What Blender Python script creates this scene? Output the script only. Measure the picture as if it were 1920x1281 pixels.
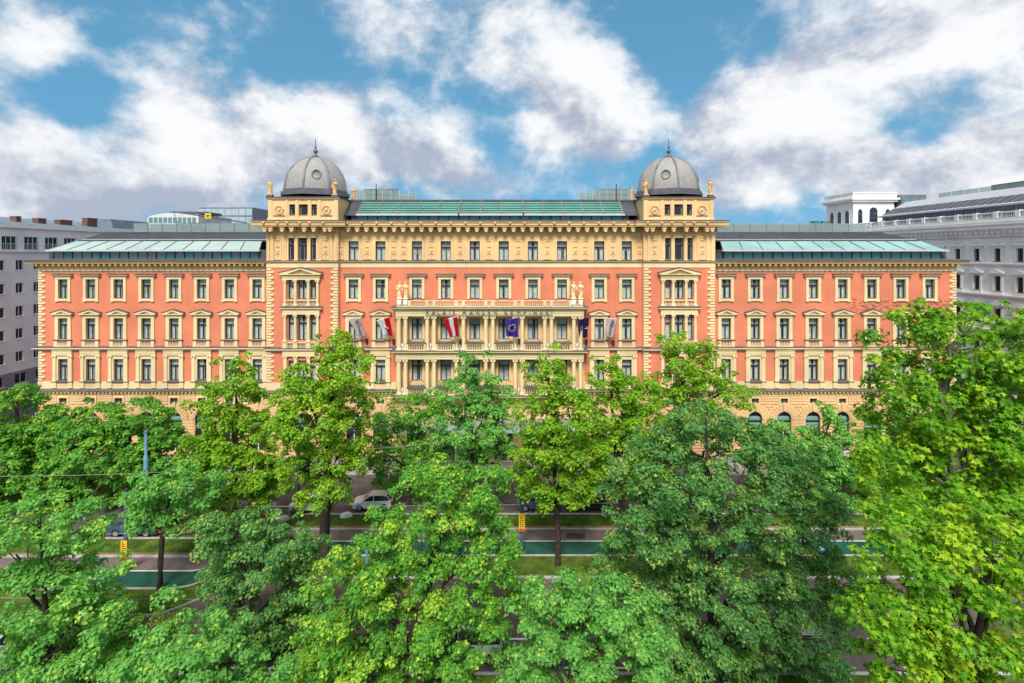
import bpy, bmesh, math, random
import numpy as np
from mathutils import Vector, Matrix

for _o in list(bpy.data.objects):
    bpy.data.objects.remove(_o)
SC = bpy.context.scene
COL = SC.collection
R = math.radians
rnd = random.Random(7)

# ------------------------------------------------------------------ camera
F = 960.0          # focal length in photograph pixels (18 mm lens)
D = 64.0           # metres from the lens to the front of the wings
H = 25.87          # lens height above the street
PX, PY = 960.0, 474.0   # vanishing point of the street-wards lines
cam_data = bpy.data.cameras.new('camera')
cam_data.sensor_width = 36.0
cam_data.lens = 18.0
cam_data.shift_y = -(640.5 - PY) / 1920.0
cam_data.clip_start = 0.1
cam_data.clip_end = 3000.0
cam = bpy.data.objects.new('camera', cam_data)
COL.objects.link(cam)
cam.location = (0, -D, H)
cam.rotation_euler = (R(90), 0, 0)
SC.camera = cam

SUN_EL, SUN_AZ = 50.0, 186.0      # azimuth clockwise from +Y: behind the lens, a little to its left
SUN_STRENGTH, SUN_ANGLE = 2.7, 20.0
SKY_STRENGTH = 0.08
EXPOSURE = 0.85

# ------------------------------------------------------------------ sky
world = bpy.data.worlds.new('World')
SC.world = world
world.use_nodes = True
wn = world.node_tree
wn.nodes.clear()


class NT:
    """tiny expression helper over a node tree"""
    def __init__(self, tree):
        self.t = tree

    def n(self, kind, **kw):
        nd = self.t.nodes.new(kind)
        for k, v in kw.items():
            setattr(nd, k, v)
        return nd

    def put(self, sock, v):
        if isinstance(v, (int, float)):
            sock.default_value = v
        elif isinstance(v, (tuple, list)):
            sock.default_value = v
        else:
            self.t.links.new(v, sock)

    def m(self, op, a, b=None, c=None, clamp=False):
        nd = self.n('ShaderNodeMath', operation=op, use_clamp=clamp)
        self.put(nd.inputs[0], a)
        if b is not None:
            self.put(nd.inputs[1], b)
        if c is not None:
            self.put(nd.inputs[2], c)
        return nd.outputs[0]

    def smooth(self, v, a, b):
        nd = self.n('ShaderNodeMapRange', interpolation_type='SMOOTHSTEP')
        self.put(nd.inputs['Value'], v)
        nd.inputs['From Min'].default_value = a
        nd.inputs['From Max'].default_value = b
        return nd.outputs['Result']

    def mix(self, f, a, b, blend='MIX'):
        nd = self.n('ShaderNodeMix', data_type='RGBA', blend_type=blend)
        self.put(nd.inputs[0], f)
        self.put(nd.inputs[6], a)
        self.put(nd.inputs[7], b)
        return nd.outputs[2]

    def vmath(self, op, a, b=None):
        nd = self.n('ShaderNodeVectorMath', operation=op)
        self.put(nd.inputs[0], a)
        if b is not None:
            self.put(nd.inputs[1], b)
        return nd.outputs[0]

    def noise(self, vec, scale, detail=6, rough=0.55, dist=0.0):
        nd = self.n('ShaderNodeTexNoise')
        if vec is not None:
            self.put(nd.inputs['Vector'], vec)
        nd.inputs['Scale'].default_value = scale
        nd.inputs['Detail'].default_value = detail
        nd.inputs['Roughness'].default_value = rough
        nd.inputs['Distortion'].default_value = dist
        return nd.outputs['Fac']


def build_sky():
    k = NT(wn)
    sky = k.n('ShaderNodeTexSky', sky_type='NISHITA')
    sky.sun_disc = False
    sky.sun_elevation = R(SUN_EL)
    sky.sun_rotation = R(SUN_AZ)
    sky.air_density = 1.0
    sky.dust_density = 0.0
    sky.ozone_density = 3.0
    sky.altitude = 200
    d = k.n('ShaderNodeTexCoord').outputs['Generated']
    # the clear sky is read a little higher than it is seen, so that its colour stays blue down to the roofs
    k.put(sky.inputs['Vector'], k.vmath('NORMALIZE', k.vmath('ADD', k.vmath('MULTIPLY', d, (1, 1, .6)), (0, 0, .42))))
    sep = k.n('ShaderNodeSeparateXYZ')
    k.put(sep.inputs[0], d)
    x, y, z = sep.outputs
    # ragged edges: the directions are warped by two noises before the cloud banks are read
    st = k.vmath('MULTIPLY', d, (1.0, 1.0, 1.35))
    w1 = k.noise(k.vmath('ADD', st, (3.1, 1.7, 0.4)), 3.2, 4, 0.55)
    w2 = k.noise(k.vmath('ADD', st, (7.3, 4.2, 2.9)), 3.2, 4, 0.55)
    w3 = k.noise(k.vmath('ADD', st, (5.5, 9.2, 6.4)), 9.0, 3, 0.6)
    w4 = k.noise(k.vmath('ADD', st, (2.2, 8.1, 3.3)), 9.0, 3, 0.6)
    az = k.m('ADD', k.m('ARCTAN2', x, y), k.m('ADD', k.m('MULTIPLY', k.m('SUBTRACT', w1, 0.5), 0.22), k.m('MULTIPLY', k.m('SUBTRACT', w3, 0.5), 0.10)))
    el = k.m('ADD', k.m('ARCSINE', z), k.m('ADD', k.m('MULTIPLY', k.m('SUBTRACT', w2, 0.5), 0.15), k.m('MULTIPLY', k.m('SUBTRACT', w4, 0.5), 0.08)))

    def bank(px, py, rx, ry):
        a = math.atan2(px - PX, F)
        e = math.atan2(PY - py, math.hypot(F, px - PX))
        c = math.cos(a)
        sa, se = rx * c * c / F, ry * c / F
        da = k.m('DIVIDE', k.m('SUBTRACT', az, a), sa)
        de = k.m('DIVIDE', k.m('SUBTRACT', el, e), se)
        r2 = k.m('ADD', k.m('MULTIPLY', da, da), k.m('MULTIPLY', de, de))
        return k.m('POWER', 2.71828, k.m('MULTIPLY', r2, -1.0))

    def total(banks, gain=1.0):
        s = None
        for (px, py, rx, ry, w) in banks:
            v = k.m('MULTIPLY', bank(px, py, rx, ry), w * gain)
            s = v if s is None else k.m('ADD', s, v)
        return s

    clouds = total([
        (300, 175, 105, 85, .95), (420, 245, 150, 75, .9), (520, 310, 150, 90, .95), (-20, 260, 130, 75, 1.0), (120, 330, 190, 80, 1.0),
        (250, 385, 330, 60, 1.0), (-120, 330, 200, 120, .9), (60, 40, 110, 65, .75), (280, 30, 90, 45, .25), (430, 45, 120, 55, .28),
        (640, 190, 90, 60, .7), (740, 290, 150, 70, 1.05), (860, 345, 150, 50, .75), (740, 50, 110, 60, .6),
        (1040, 70, 170, 110, .95), (1085, 190, 110, 90, .9), (1010, 255, 80, 45, .6), (1120, 290, 60, 60, .7), (1330, 225, 130, 80, 1.0),
        (1240, 260, 90, 50, .55), (1480, 190, 120, 80, .85), (1620, 110, 150, 85, .9), (1760, 40, 190, 80, .95), (1900, 60, 130, 60, .6),
        (1860, 240, 150, 95, 1.0), (1790, 330, 170, 70, 1.25), (1640, 310, 150, 60, 1.1), (1420, 300, 160, 75, 1.05), (1480, 10, 90, 45, .4),
        (1330, 385, 130, 35, .85), (2060, 220, 160, 150, .9)], .80)
    holes = total([(1300, 70, 80, 110, .6), (560, 120, 130, 60, .45), (1730, 205, 90, 24, .30), (150, 180, 110, 65, .4), (1850, 120, 70, 32, .45),
                   (1210, 320, 45, 80, .35), (1410, 395, 110, 35, .35), (930, 270, 60, 60, .4)])
    f1 = k.noise(k.vmath('ADD', st, (1.3, 5.1, 8.2)), 5.4, 9, 0.62, 0.15)
    f2 = k.noise(k.vmath('ADD', st, (1.3 + .045, 5.1 - .02, 8.2 + .085)), 5.4, 6, 0.60, 0.15)
    fine = k.noise(k.vmath('ADD', st, (4.0, 2.0, 1.0)), 15.0, 5, 0.62)
    # the rest of the dome carries the same broken cover, from noise alone
    front = k.smooth(y, 0.05, 0.45)
    els = k.smooth(z, 0.62, 0.40)
    inview = k.m('MULTIPLY', front, els)
    rest = k.m('MULTIPLY', k.m('SUBTRACT', 1.0, inview), 0.62)
    dens = k.m('ADD', k.m('SUBTRACT', clouds, k.m('MULTIPLY', holes, 1.0)), rest)
    dens = k.m('ADD', dens, k.m('MULTIPLY', k.m('SUBTRACT', f1, 0.5), 2.5))
    dens = k.m('ADD', dens, k.m('MULTIPLY', k.m('SUBTRACT', fine, 0.5), 0.8))
    mask = k.smooth(dens, 0.03, 0.98)
    lit = k.m('ADD', 0.64, k.m('MULTIPLY', k.m('SUBTRACT', f1, f2), 3.0))
    grey = total([(120, 400, 380, 60, .80), (350, 370, 200, 60, .25), (760, 320, 220, 80, .42), (1350, 340, 260, 90, .42), (1650, 330, 200, 40, .25)])
    lit = k.m('SUBTRACT', lit, k.m('MULTIPLY', grey, 0.52), clamp=True)
    lit = k.smooth(lit, 0.0, 0.95)
    ccol = k.mix(lit, (3.1, 3.45, 4.25, 1), (6.9, 6.92, 7.0, 1))
    base = k.mix(1.0, sky.outputs[0], (1.06, 1.20, .94, 1), 'MULTIPLY')
    hs = k.n('ShaderNodeHueSaturation')
    hs.inputs['Saturation'].default_value = 1.18
    hs.inputs['Value'].default_value = 1.5
    k.put(hs.inputs['Color'], base)
    col = k.mix(k.m('MULTIPLY', mask, 0.97), hs.outputs[0], ccol)
    bg = k.n('ShaderNodeBackground')
    k.put(bg.inputs['Color'], col)
    bg.inputs['Strength'].default_value = SKY_STRENGTH
    out = k.n('ShaderNodeOutputWorld')
    wn.links.new(bg.outputs[0], out.inputs[0])


build_sky()
world.cycles.sampling_method = 'MANUAL'
world.cycles.sample_map_resolution = 512

sun_data = bpy.data.lights.new('sun', 'SUN')
sun_data.energy = SUN_STRENGTH
sun_data.angle = R(SUN_ANGLE)
sun_data.color = (1.0, 0.955, 0.88)
sun = bpy.data.objects.new('sun', sun_data)
COL.objects.link(sun)
_sd = Vector((math.sin(R(SUN_AZ)) * math.cos(R(SUN_EL)), math.cos(R(SUN_AZ)) * math.cos(R(SUN_EL)), math.sin(R(SUN_EL))))
sun.rotation_euler = _sd.to_track_quat('Z', 'Y').to_euler()
sun.location = (-15, -90, 90)

SC.render.engine = 'CYCLES'
SC.view_settings.view_transform = 'Standard'
SC.view_settings.look = 'None'
SC.view_settings.gamma = 1.0
SC.view_settings.exposure = EXPOSURE
SC.view_settings.use_curve_mapping = False
SC.cycles.max_bounces = 5
SC.cycles.diffuse_bounces = 3
SC.cycles.glossy_bounces = 2
SC.cycles.transmission_bounces = 3
SC.cycles.transparent_max_bounces = 8
SC.cycles.caustics_reflective = False
SC.cycles.caustics_refractive = False
SC.cycles.use_denoising = True

# ------------------------------------------------------------------ materials
def mat(name, col, rough=0.8, var=0.0, vscale=0.6, bump=0.0, bscale=30.0, metal=0.0, spec=0.3, col2=None, detail=4):
    m = bpy.data.materials.new(name)
    m.use_nodes = True
    t = m.node_tree
    k = NT(t)
    b = t.nodes['Principled BSDF']
    b.inputs['Roughness'].default_value = rough
    b.inputs['Metallic'].default_value = metal
    b.inputs['Specular IOR Level'].default_value = spec
    c = (*col, 1)
    b.inputs['Base Color'].default_value = c
    pos = None
    if var or bump:
        pos = k.n('ShaderNodeNewGeometry').outputs['Position']
    if var:
        n1 = k.noise(pos, vscale, detail, 0.6)
        f = k.smooth(n1, 0.3, 0.7)
        lo = tuple(x * (1 - var) for x in col) + (1,)
        hi = (tuple(col2) if col2 else tuple(min(1, x * (1 + var * .6)) for x in col)) + (1,)
        k.put(b.inputs['Base Color'], k.mix(f, lo, hi))
    if bump:
        bn = k.n('ShaderNodeBump')
        bn.inputs['Strength'].default_value = bump
        bn.inputs['Distance'].default_value = 0.02
        k.put(bn.inputs['Height'], k.noise(pos, bscale, 4, 0.6))
        k.put(b.inputs['Normal'], bn.outputs[0])
    return m


def stucco(name, col, patch=None):
    """painted render: cloudy fading, thin vertical wash marks, fine grain; patch = box where old brick shows through"""
    m = mat(name, col, 0.88, spec=0.2)
    t = m.node_tree
    k = NT(t)
    b = t.nodes['Principled BSDF']
    pos = k.n('ShaderNodeNewGeometry').outputs['Position']
    cloud = k.smooth(k.noise(pos, 0.22, 5, 0.6), 0.32, 0.7)
    c = k.mix(cloud, tuple(x * .87 for x in col) + (1,), tuple(min(1, x * 1.08) for x in col) + (1,))
    streak = k.smooth(k.noise(k.vmath('MULTIPLY', pos, (2.2, 2.2, 0.16)), 1.0, 5, 0.65), 0.52, 0.78)
    c = k.mix(k.m('MULTIPLY', streak, 0.42), c, tuple(x * f for x, f in zip(col, (.70, .62, .58))) + (1,))
    spots = k.smooth(k.noise(pos, 2.3, 6, 0.7), 0.60, 0.74)
    c = k.mix(k.m('MULTIPLY', spots, 0.20), c, (col[0] * 1.1, col[1] * 1.35, col[2] * 1.45, 1))
    if patch:
        (ax, bx, az, bz) = patch
        s = k.n('ShaderNodeSeparateXYZ')
        k.put(s.inputs[0], pos)
        def band(v, a, e, soft):
            return k.m('MULTIPLY', k.smooth(v, a - soft, a + soft), k.smooth(v, e + soft, e - soft))
        inside = k.m('MULTIPLY', band(s.outputs[0], ax, bx, 1.5), band(s.outputs[2], az, bz, .6))
        peel = k.m('SUBTRACT', k.m('ADD', k.noise(k.vmath('MULTIPLY', pos, (.55, .55, 1.6)), 2.2, 6, 0.66), k.m('MULTIPLY', inside, 0.16)), 0.0)
        peel = k.m('MULTIPLY', k.smooth(peel, 0.655, 0.67), inside)
        br = k.n('ShaderNodeTexBrick')
        br.inputs['Scale'].default_value = 1.0
        br.inputs['Brick Width'].default_value = 0.29
        br.inputs['Row Height'].default_value = 0.075
        br.inputs['Mortar Size'].default_value = 0.008
        br.inputs['Color1'].default_value = (.36, .085, .05, 1)
        br.inputs['Color2'].default_value = (.28, .06, .04, 1)
        br.inputs['Mortar'].default_value = (.40, .25, .18, 1)
        cm = k.n('ShaderNodeCombineXYZ')
        k.put(cm.inputs[0], s.outputs[0])
        k.put(cm.inputs[1], s.outputs[2])
        k.put(br.inputs['Vector'], cm.outputs[0])
        c = k.mix(peel, c, br.outputs[0])
    k.put(b.inputs['Base Color'], c)
    bn = k.n('ShaderNodeBump')
    bn.inputs['Strength'].default_value = 0.25
    bn.inputs['Distance'].default_value = 0.01
    k.put(bn.inputs['Height'], k.noise(pos, 14, 6, 0.7))
    k.put(b.inputs['Normal'], bn.outputs[0])
    return m


def glass_mat(name, tint, through=0.45, rough=0.04, see=(.8, .86, .84)):
    m = bpy.data.materials.new(name)
    m.use_nodes = True
    t = m.node_tree
    k = NT(t)
    b = t.nodes['Principled BSDF']
    b.inputs['Base Color'].default_value = (*tint, 1)
    b.inputs['Roughness'].default_value = rough
    b.inputs['Specular IOR Level'].default_value = 0.6
    tr = k.n('ShaderNodeBsdfTransparent')
    tr.inputs[0].default_value = (*see, 1)
    mx = k.n('ShaderNodeMixShader')
    mx.inputs[0].default_value = through
    t.links.new(b.outputs[0], mx.inputs[1])
    t.links.new(tr.outputs[0], mx.inputs[2])
    t.links.new(mx.outputs[0], t.nodes['Material Output'].inputs[0])
    return m


M = {}
SALMON = (.70, .220, .120)
CREAM = (.77, .60, .335)
OCHRE = (.79, .525, .255)
M['salmon'] = stucco('salmon_render', SALMON)
M['salmon_old'] = stucco('salmon_render_peeling', SALMON, ((1588 - PX) / 15, (1790 - PX) / 15, H + (PY - 592) / 15, H + (PY - 556) / 15))
M['cream'] = stucco('cream_stone', CREAM)
M['ochre'] = stucco('ochre_stone', OCHRE)
M['rustic'] = stucco('sandstone_base', (.78, .50, .25))
M['lead'] = mat('lead_flashing', (.115, .11, .125), 0.55, .25, 1.5, spec=.4)
M['frame'] = mat('dark_window_frame', (.035, .022, .03), 0.45, .2, 3)
M['sash'] = mat('pale_inner_sash', (.80, .78, .76), 0.5, .1, 3)
M['pane'] = glass_mat('window_glass', (.10, .12, .125), 0.86, see=(.97, .99, .98))
M['curtain'] = mat('sheer_curtain', (.86, .88, .82), 0.95, .2, 3, spec=.1)
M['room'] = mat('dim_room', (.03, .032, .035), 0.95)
M['zinc'] = mat('grey_zinc_roof', (.20, .20, .215), 0.5, .22, .9, metal=.15, spec=.4)
M['zinc_dark'] = mat('dark_metal_roof', (.085, .088, .098), 0.5, .25, .8, metal=.15, spec=.4)
M['alu'] = mat('pale_aluminium', (.60, .57, .56), 0.42, .1, 2, metal=.2)
M['greenpane'] = mat('green_blind_glass', (.20, .50, .39), 0.35, .14, .35, spec=.6)
M['mintpane'] = mat('mint_blind_glass', (.36, .46, .41), 0.4, .10, .35, spec=.6)
M['aquapane'] = mat('aqua_blind_glass', (.25, .43, .38), 0.35, .14, .35, spec=.6)
M['stripglass'] = glass_mat('strip_glass', (.14, .30, .32), 0.25, .05)
M['teal'] = mat('teal_blind', (.10, .36, .34), 0.6, .15, 1)
M['railglass'] = glass_mat('terrace_glass', (.36, .44, .41), 0.60, .06, (.84, .91, .88))
M['statue'] = mat('ochre_statue_stone', (.64, .40, .17), 0.85, .3, 3, .3, 20)
M['statue_pale'] = mat('cream_statue_stone', (.78, .58, .30), 0.85, .25, 3, .3, 20)
M['white'] = mat('white_paint', (.80, .79, .76), 0.6, .06, .8)
M['silver'] = mat('silver_lantern', (.62, .66, .70), 0.35, metal=.3)
M['iron'] = mat('black_iron', (.03, .032, .035), 0.5)
M['gold'] = mat('bronze_letters', (.27, .22, .17), 0.5, metal=.2)
M['roller'] = mat('roller_blind', (.62, .60, .54), .9, .15, 2)
M['blindpale'] = mat('pale_green_blind', (.38, .66, .56), 0.7, .12, 1.2)


def slate():
    m = mat('fishscale_slate', (.27, .265, .26), 0.62, spec=.35)
    k = NT(m.node_tree)
    b = m.node_tree.nodes['Principled BSDF']
    o = k.n('ShaderNodeTexCoord').outputs['Object']
    s = k.n('ShaderNodeSeparateXYZ')
    k.put(s.inputs[0], o)
    ang = k.m('ARCTAN2', s.outputs[0], s.outputs[1])
    rad = k.m('SQRT', k.m('ADD', k.m('MULTIPLY', s.outputs[0], s.outputs[0]), k.m('MULTIPLY', s.outputs[1], s.outputs[1])))
    c = k.n('ShaderNodeCombineXYZ')
    k.put(c.inputs[0], k.m('MULTIPLY', ang, 4.2))
    k.put(c.inputs[1], k.m('MULTIPLY', k.m('SUBTRACT', s.outputs[2], k.m('MULTIPLY', rad, .6)), 1.0))
    rot = k.n('ShaderNodeVectorRotate', rotation_type='Z_AXIS')
    k.put(rot.inputs['Vector'], c.outputs[0])
    rot.inputs['Angle'].default_value = R(45)
    br = k.n('ShaderNodeTexBrick')
    br.offset = 0.0
    br.inputs['Scale'].default_value = 1.0
    br.inputs['Brick Width'].default_value = 0.24
    br.inputs['Row Height'].default_value = 0.24
    br.inputs['Mortar Size'].default_value = 0.022
    br.inputs['Color1'].default_value = (.38, .35, .325, 1)
    br.inputs['Color2'].default_value = (.29, .265, .25, 1)
    br.inputs['Mortar'].default_value = (.20, .19, .18, 1)
    k.put(br.inputs['Vector'], rot.outputs[0])
    n = k.smooth(k.noise(k.n('ShaderNodeNewGeometry').outputs['Position'], .7, 4, .6), .35, .7)
    k.put(b.inputs['Base Color'], k.mix(k.m('MULTIPLY', n, .35), br.outputs[0], (.40, .375, .34, 1)))
    return m


M['slate'] = slate()


# ------------------------------------------------------------------ mesh helpers
def X(px, y=0.0):
    """façade measure: photograph column -> metres across, at distance y behind the wings' front"""
    return (px - PX) * (D + y) / F


def Z(py, y=0.0):
    return H + (PY - py) * (D + y) / F


class MB:
    def __init__(self):
        self.v, self.f, self.mi, self.sm = [], [], [], []

    def add(self, verts, faces, m=0, smooth=False):
        o = len(self.v)
        self.v += [tuple(p) for p in verts]
        for f in faces:
            self.f.append(tuple(i + o for i in f))
            self.mi.append(m)
            self.sm.append(smooth)

    def box(self, x0, x1, y0, y1, z0, z1, m=0):
        v = [(x0, y0, z0), (x1, y0, z0), (x1, y1, z0), (x0, y1, z0), (x0, y0, z1), (x1, y0, z1), (x1, y1, z1), (x0, y1, z1)]
        self.add(v, [(0, 1, 5, 4), (1, 2, 6, 5), (2, 3, 7, 6), (3, 0, 4, 7), (4, 5, 6, 7), (3, 2, 1, 0)], m)
        return self

    def ext(self, poly, axis, a, b, m=0, smooth=False):
        """closed polygon extruded along an axis: 'x' poly in (y,z); 'y' poly in (x,z); 'z' poly in (x,y)"""
        n = len(poly)
        def P(p, t):
            return {'x': (t, p[0], p[1]), 'y': (p[0], t, p[1]), 'z': (p[0], p[1], t)}[axis]
        v = [P(p, a) for p in poly] + [P(p, b) for p in poly]
        self.add(v, [(i, (i + 1) % n, n + (i + 1) % n, n + i) for i in range(n)], m, smooth)
        self.add(v, [tuple(range(n - 1, -1, -1)), tuple(range(n, 2 * n))], m)
        return self

    def tube(self, pts, rad, n=8, m=0, caps=True, smooth=True):
        pts = [Vector(p) for p in pts]
        if not hasattr(rad, '__len__'):
            rad = [rad] * len(pts)
        rings = []
        ref = Vector((0.13, 0.31, 1)).normalized()
        for i, p in enumerate(pts):
            a = pts[max(i - 1, 0)]
            b = pts[min(i + 1, len(pts) - 1)]
            t = (b - a)
            t = t.normalized() if t.length > 1e-9 else Vector((0, 0, 1))
            r_ = ref if abs(t.dot(ref)) < .95 else Vector((1, 0, 0))
            u = t.cross(r_).normalized()
            w = t.cross(u)
            rings.append([p + (u * math.cos(6.28319 * k / n) + w * math.sin(6.28319 * k / n)) * rad[i] for k in range(n)])
        v = [q for r_ in rings for q in r_]
        f = []
        for i in range(len(pts) - 1):
            for k in range(n):
                f.append((i * n + k, i * n + (k + 1) % n, (i + 1) * n + (k + 1) % n, (i + 1) * n + k))
        self.add(v, f, m, smooth)
        if caps:
            self.add(rings[0], [tuple(range(n - 1, -1, -1))], m)
            self.add(rings[-1], [tuple(range(n))], m)
        return self

    def lathe(self, prof, n=12, c=(0, 0, 0), m=0, smooth=True, sx=1.0, sy=1.0):
        v = []
        for (r_, z) in prof:
            for k in range(n):
                a = 6.28319 * k / n
                v.append((c[0] + math.cos(a) * r_ * sx, c[1] + math.sin(a) * r_ * sy, c[2] + z))
        f = []
        for i in range(len(prof) - 1):
            for k in range(n):
                f.append((i * n + k, i * n + (k + 1) % n, (i + 1) * n + (k + 1) % n, (i + 1) * n + k))
        self.add(v, f, m, smooth)
        self.add(v[:n], [tuple(range(n - 1, -1, -1))], m)
        self.add(v[-n:], [tuple(range(n))], m)
        return self

    def ball(self, c, r_, m=0, n=8, sx=1, sy=1, sz=1):
        prof = [(max(1e-3, math.sin(math.pi * i / n)) * r_, -math.cos(math.pi * i / n) * r_ * sz) for i in range(n + 1)]
        return self.lathe(prof, n + 2, c, m, True, sx, sy)

    def mesh(self, name, mats, weld=False):
        me = bpy.data.meshes.new(name)
        if weld:
            seen, remap, nv = {}, [], []
            for p in self.v:
                q = (round(p[0], 5), round(p[1], 5), round(p[2], 5))
                if q not in seen:
                    seen[q] = len(nv)
                    nv.append(p)
                remap.append(seen[q])
            self.v, self.f = nv, [tuple(remap[i] for i in f) for f in self.f]
        me.from_pydata(self.v, [], self.f)
        for m_ in (mats if isinstance(mats, (list, tuple)) else [mats]):
            me.materials.append(M[m_] if isinstance(m_, str) else m_)
        me.polygons.foreach_set('material_index', self.mi)
        me.polygons.foreach_set('use_smooth', self.sm)
        me.update()
        return me


def put(name, me, parent=None, loc=(0, 0, 0), rz=0.0, scale=None, kind=None):
    o = bpy.data.objects.new(name, me)
    COL.objects.link(o)
    o.location = loc
    if rz:
        o.rotation_euler = (0, 0, rz)
    if scale is not None:
        o.scale = scale
    if parent is not None:
        o.parent = parent
    if kind:
        o['kind'] = kind
    return o


def empty(name, loc=(0, 0, 0), rz=0.0):
    o = put(name, None, None, loc, rz)
    o.empty_display_size = 0.3
    return o


def tag(o, label, cat, group=None):
    o['label'] = label
    o['category'] = cat
    if group:
        o['group'] = group
    return o


def structure(o):
    o['kind'] = 'structure'
    return o


def copy_tree(o, parent=None, loc=None, rz=None):
    c = o.copy()
    COL.objects.link(c)
    c.parent = parent
    if loc is not None:
        c.location = loc
    if rz is not None:
        c.rotation_euler = (0, 0, rz)
    for ch in list(o.children):
        copy_tree(ch, c)
    return c


def wall(name, x0, x1, z0, z1, holes, y, m, parent, reveal=0.34, rmat=None, axis='y', kind=None):
    """a wall sheet with real openings and their reveals; holes = (x0, x1, z0, z1). axis 'x': the wall stands in a plane of constant x and 'x' values run along y"""
    xs = sorted({x0, x1, *[h[0] for h in holes], *[h[1] for h in holes]})
    zs = sorted({z0, z1, *[h[2] for h in holes], *[h[3] for h in holes]})
    b = MB()
    def P(a, t, z):
        return (a, y + t, z) if axis == 'y' else (y + t, a, z)
    for i in range(len(xs) - 1):
        for j in range(len(zs) - 1):
            cx, cz = (xs[i] + xs[i + 1]) / 2, (zs[j] + zs[j + 1]) / 2
            if any(h[0] < cx < h[1] and h[2] < cz < h[3] for h in holes):
                continue
            b.add([P(xs[i], 0, zs[j]), P(xs[i + 1], 0, zs[j]), P(xs[i + 1], 0, zs[j + 1]), P(xs[i], 0, zs[j + 1])], [(0, 1, 2, 3)])
    for (a, e, c, d_) in holes:
        for (p, q) in (((a, c), (a, d_)), ((a, d_), (e, d_)), ((e, d_), (e, c)), ((e, c), (a, c))):
            b.add([P(p[0], 0, p[1]), P(p[0], reveal, p[1]), P(q[0], reveal, q[1]), P(q[0], 0, q[1])], [(0, 1, 2, 3)], 1 if rmat else 0)
    return put(name, b.mesh(name, [m, rmat] if rmat else [m], True), parent, kind=kind)

# ------------------------------------------------------------------ the hotel
U = 1 / 15.0
YT, YC = -0.8, -0.3          # fronts of the corner towers and of the middle block; the wings stand at 0
hotel = empty('hotel_building')
tag(hotel, 'long salmon and cream palace hotel with two grey domes behind the trees', 'building')


def h(name, me, loc=(0, 0, 0), parent=None, **kw):
    return put(name, me, parent or hotel, loc, **kw)


_cache = {}


def cached(key, fn):
    if key not in _cache:
        _cache[key] = fn()
    return _cache[key]


# --- windows: frame (the part) > panes, inner sash, curtain
def win_meshes(w, hh, style):
    def make():
        f = MB()
        t, y0, y1 = .085, .20, .29
        hw = w / 2
        f.box(-hw, -hw + t, y0, y1, 0, hh).box(hw - t, hw, y0, y1, 0, hh)
        f.box(-hw + t, hw - t, y0, y1, 0, t).box(-hw + t, hw - t, y0, y1, hh - t, hh)
        tz = hh * (.70 if style != 'low' else .5)
        if style == 'small':
            f.box(-.03, .03, y0, y1, t, hh - t)
        else:
            f.box(-hw + t, hw - t, y0 - .03, y1, tz - .05, tz + .06)
            if style != 'narrow':
                f.box(-.05, .05, y0 - .02, y1, t, tz - .05)
        panes = []
        def pn(a, b, c, d_):
            q = MB().box(a, b, .235, .245, c, d_)
            panes.append(q.mesh('pane', 'pane'))
        if style == 'small':
            pn(-hw + t, -.03, t, hh - t); pn(.03, hw - t, t, hh - t)
        elif style == 'narrow':
            pn(-hw + t, hw - t, t, tz - .05); pn(-hw + t, hw - t, tz + .06, hh - t)
        else:
            pn(-hw + t, -.05, t, tz - .05); pn(.05, hw - t, t, tz - .05); pn(-hw + t, hw - t, tz + .06, hh - t)
        s = MB()
        y2, y3 = .34, .38
        e = .055
        s.box(-hw + t, -hw + t + e, y2, y3, t, tz).box(hw - t - e, hw - t, y2, y3, t, tz)
        s.box(-hw + t, hw - t, y2 - .01, y3 + .01, tz - .01, tz + .085 if style != 'small' else tz)
        s.box(-hw + t + e, hw - t - e, y2, y3, t, t + e)
        if style not in ('narrow', 'small'):
            s.box(.055, .105, y2, y3, t + e, tz - .01)
        s.box(-hw + t, -hw + t + e * .8, y2, y3, tz + .085, hh - t).box(hw - t - e * .8, hw - t, y2, y3, tz + .085, hh - t)
        cs = []
        for var_ in range(3):
            c = MB()
            spans = [[(-hw + .1, hw - .1)], [(-hw + .1, -hw * .25), (hw * .25, hw - .1)], [(-hw + .1, -hw * .02), (hw * .45, hw - .1)]][var_]
            for (a, b) in spans:
                n = max(4, int((b - a) / .07))
                vs = []
                for i in range(n + 1):
                    x = a + (b - a) * i / n
                    yy = .44 + (.016 if i % 2 else -.016)
                    vs += [(x, yy, .02), (x, yy, hh - .02)]
                c.add(vs, [(2 * i, 2 * i + 2, 2 * i + 3, 2 * i + 1) for i in range(n)])
            cs.append(c.mesh('curtain', 'curtain', True))
        return f.mesh('window', 'frame'), panes, s.mesh('inner_sash', 'sash'), cs
    return cached(('win', round(w, 3), round(hh, 3), style), make)


def window(x, z, y, w, hh, style='cross', extras=(), curtain=True, sash=True):
    fm, panes, sm, cs = win_meshes(w, hh, style)
    o = h('window', fm, (x, y, z))
    for p in panes:
        put('pane', p, o)
    if sash:
        put('inner_sash', sm, o)
    if curtain:
        r_ = rnd.random()
        put('curtain', cs[0 if r_ < .6 else (1 if r_ < .85 else 2)], o)
        if rnd.random() < .22 and style != 'small':
            drop = rnd.choice((.32, .32, .5, .7))
            def rb():
                q = MB().box(-w / 2 + .09, w / 2 - .09, .41, .425, hh * (1 - drop), hh - .09)
                return q.mesh('roller_blind', 'roller')
            put('roller_blind', cached(('rb', round(w, 3), round(hh, 3), drop), rb), o)
    for (nm, me) in extras:
        c = put(nm, me, o)
        if nm == 'balusters':
            c['kind'] = 'stuff'
    return o


BAL_PROF = [(.055, 0), (.055, .06), (.035, .09), (.075, .28), (.045, .55), (.035, .8), (.055, .86), (.055, 1)]


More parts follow.
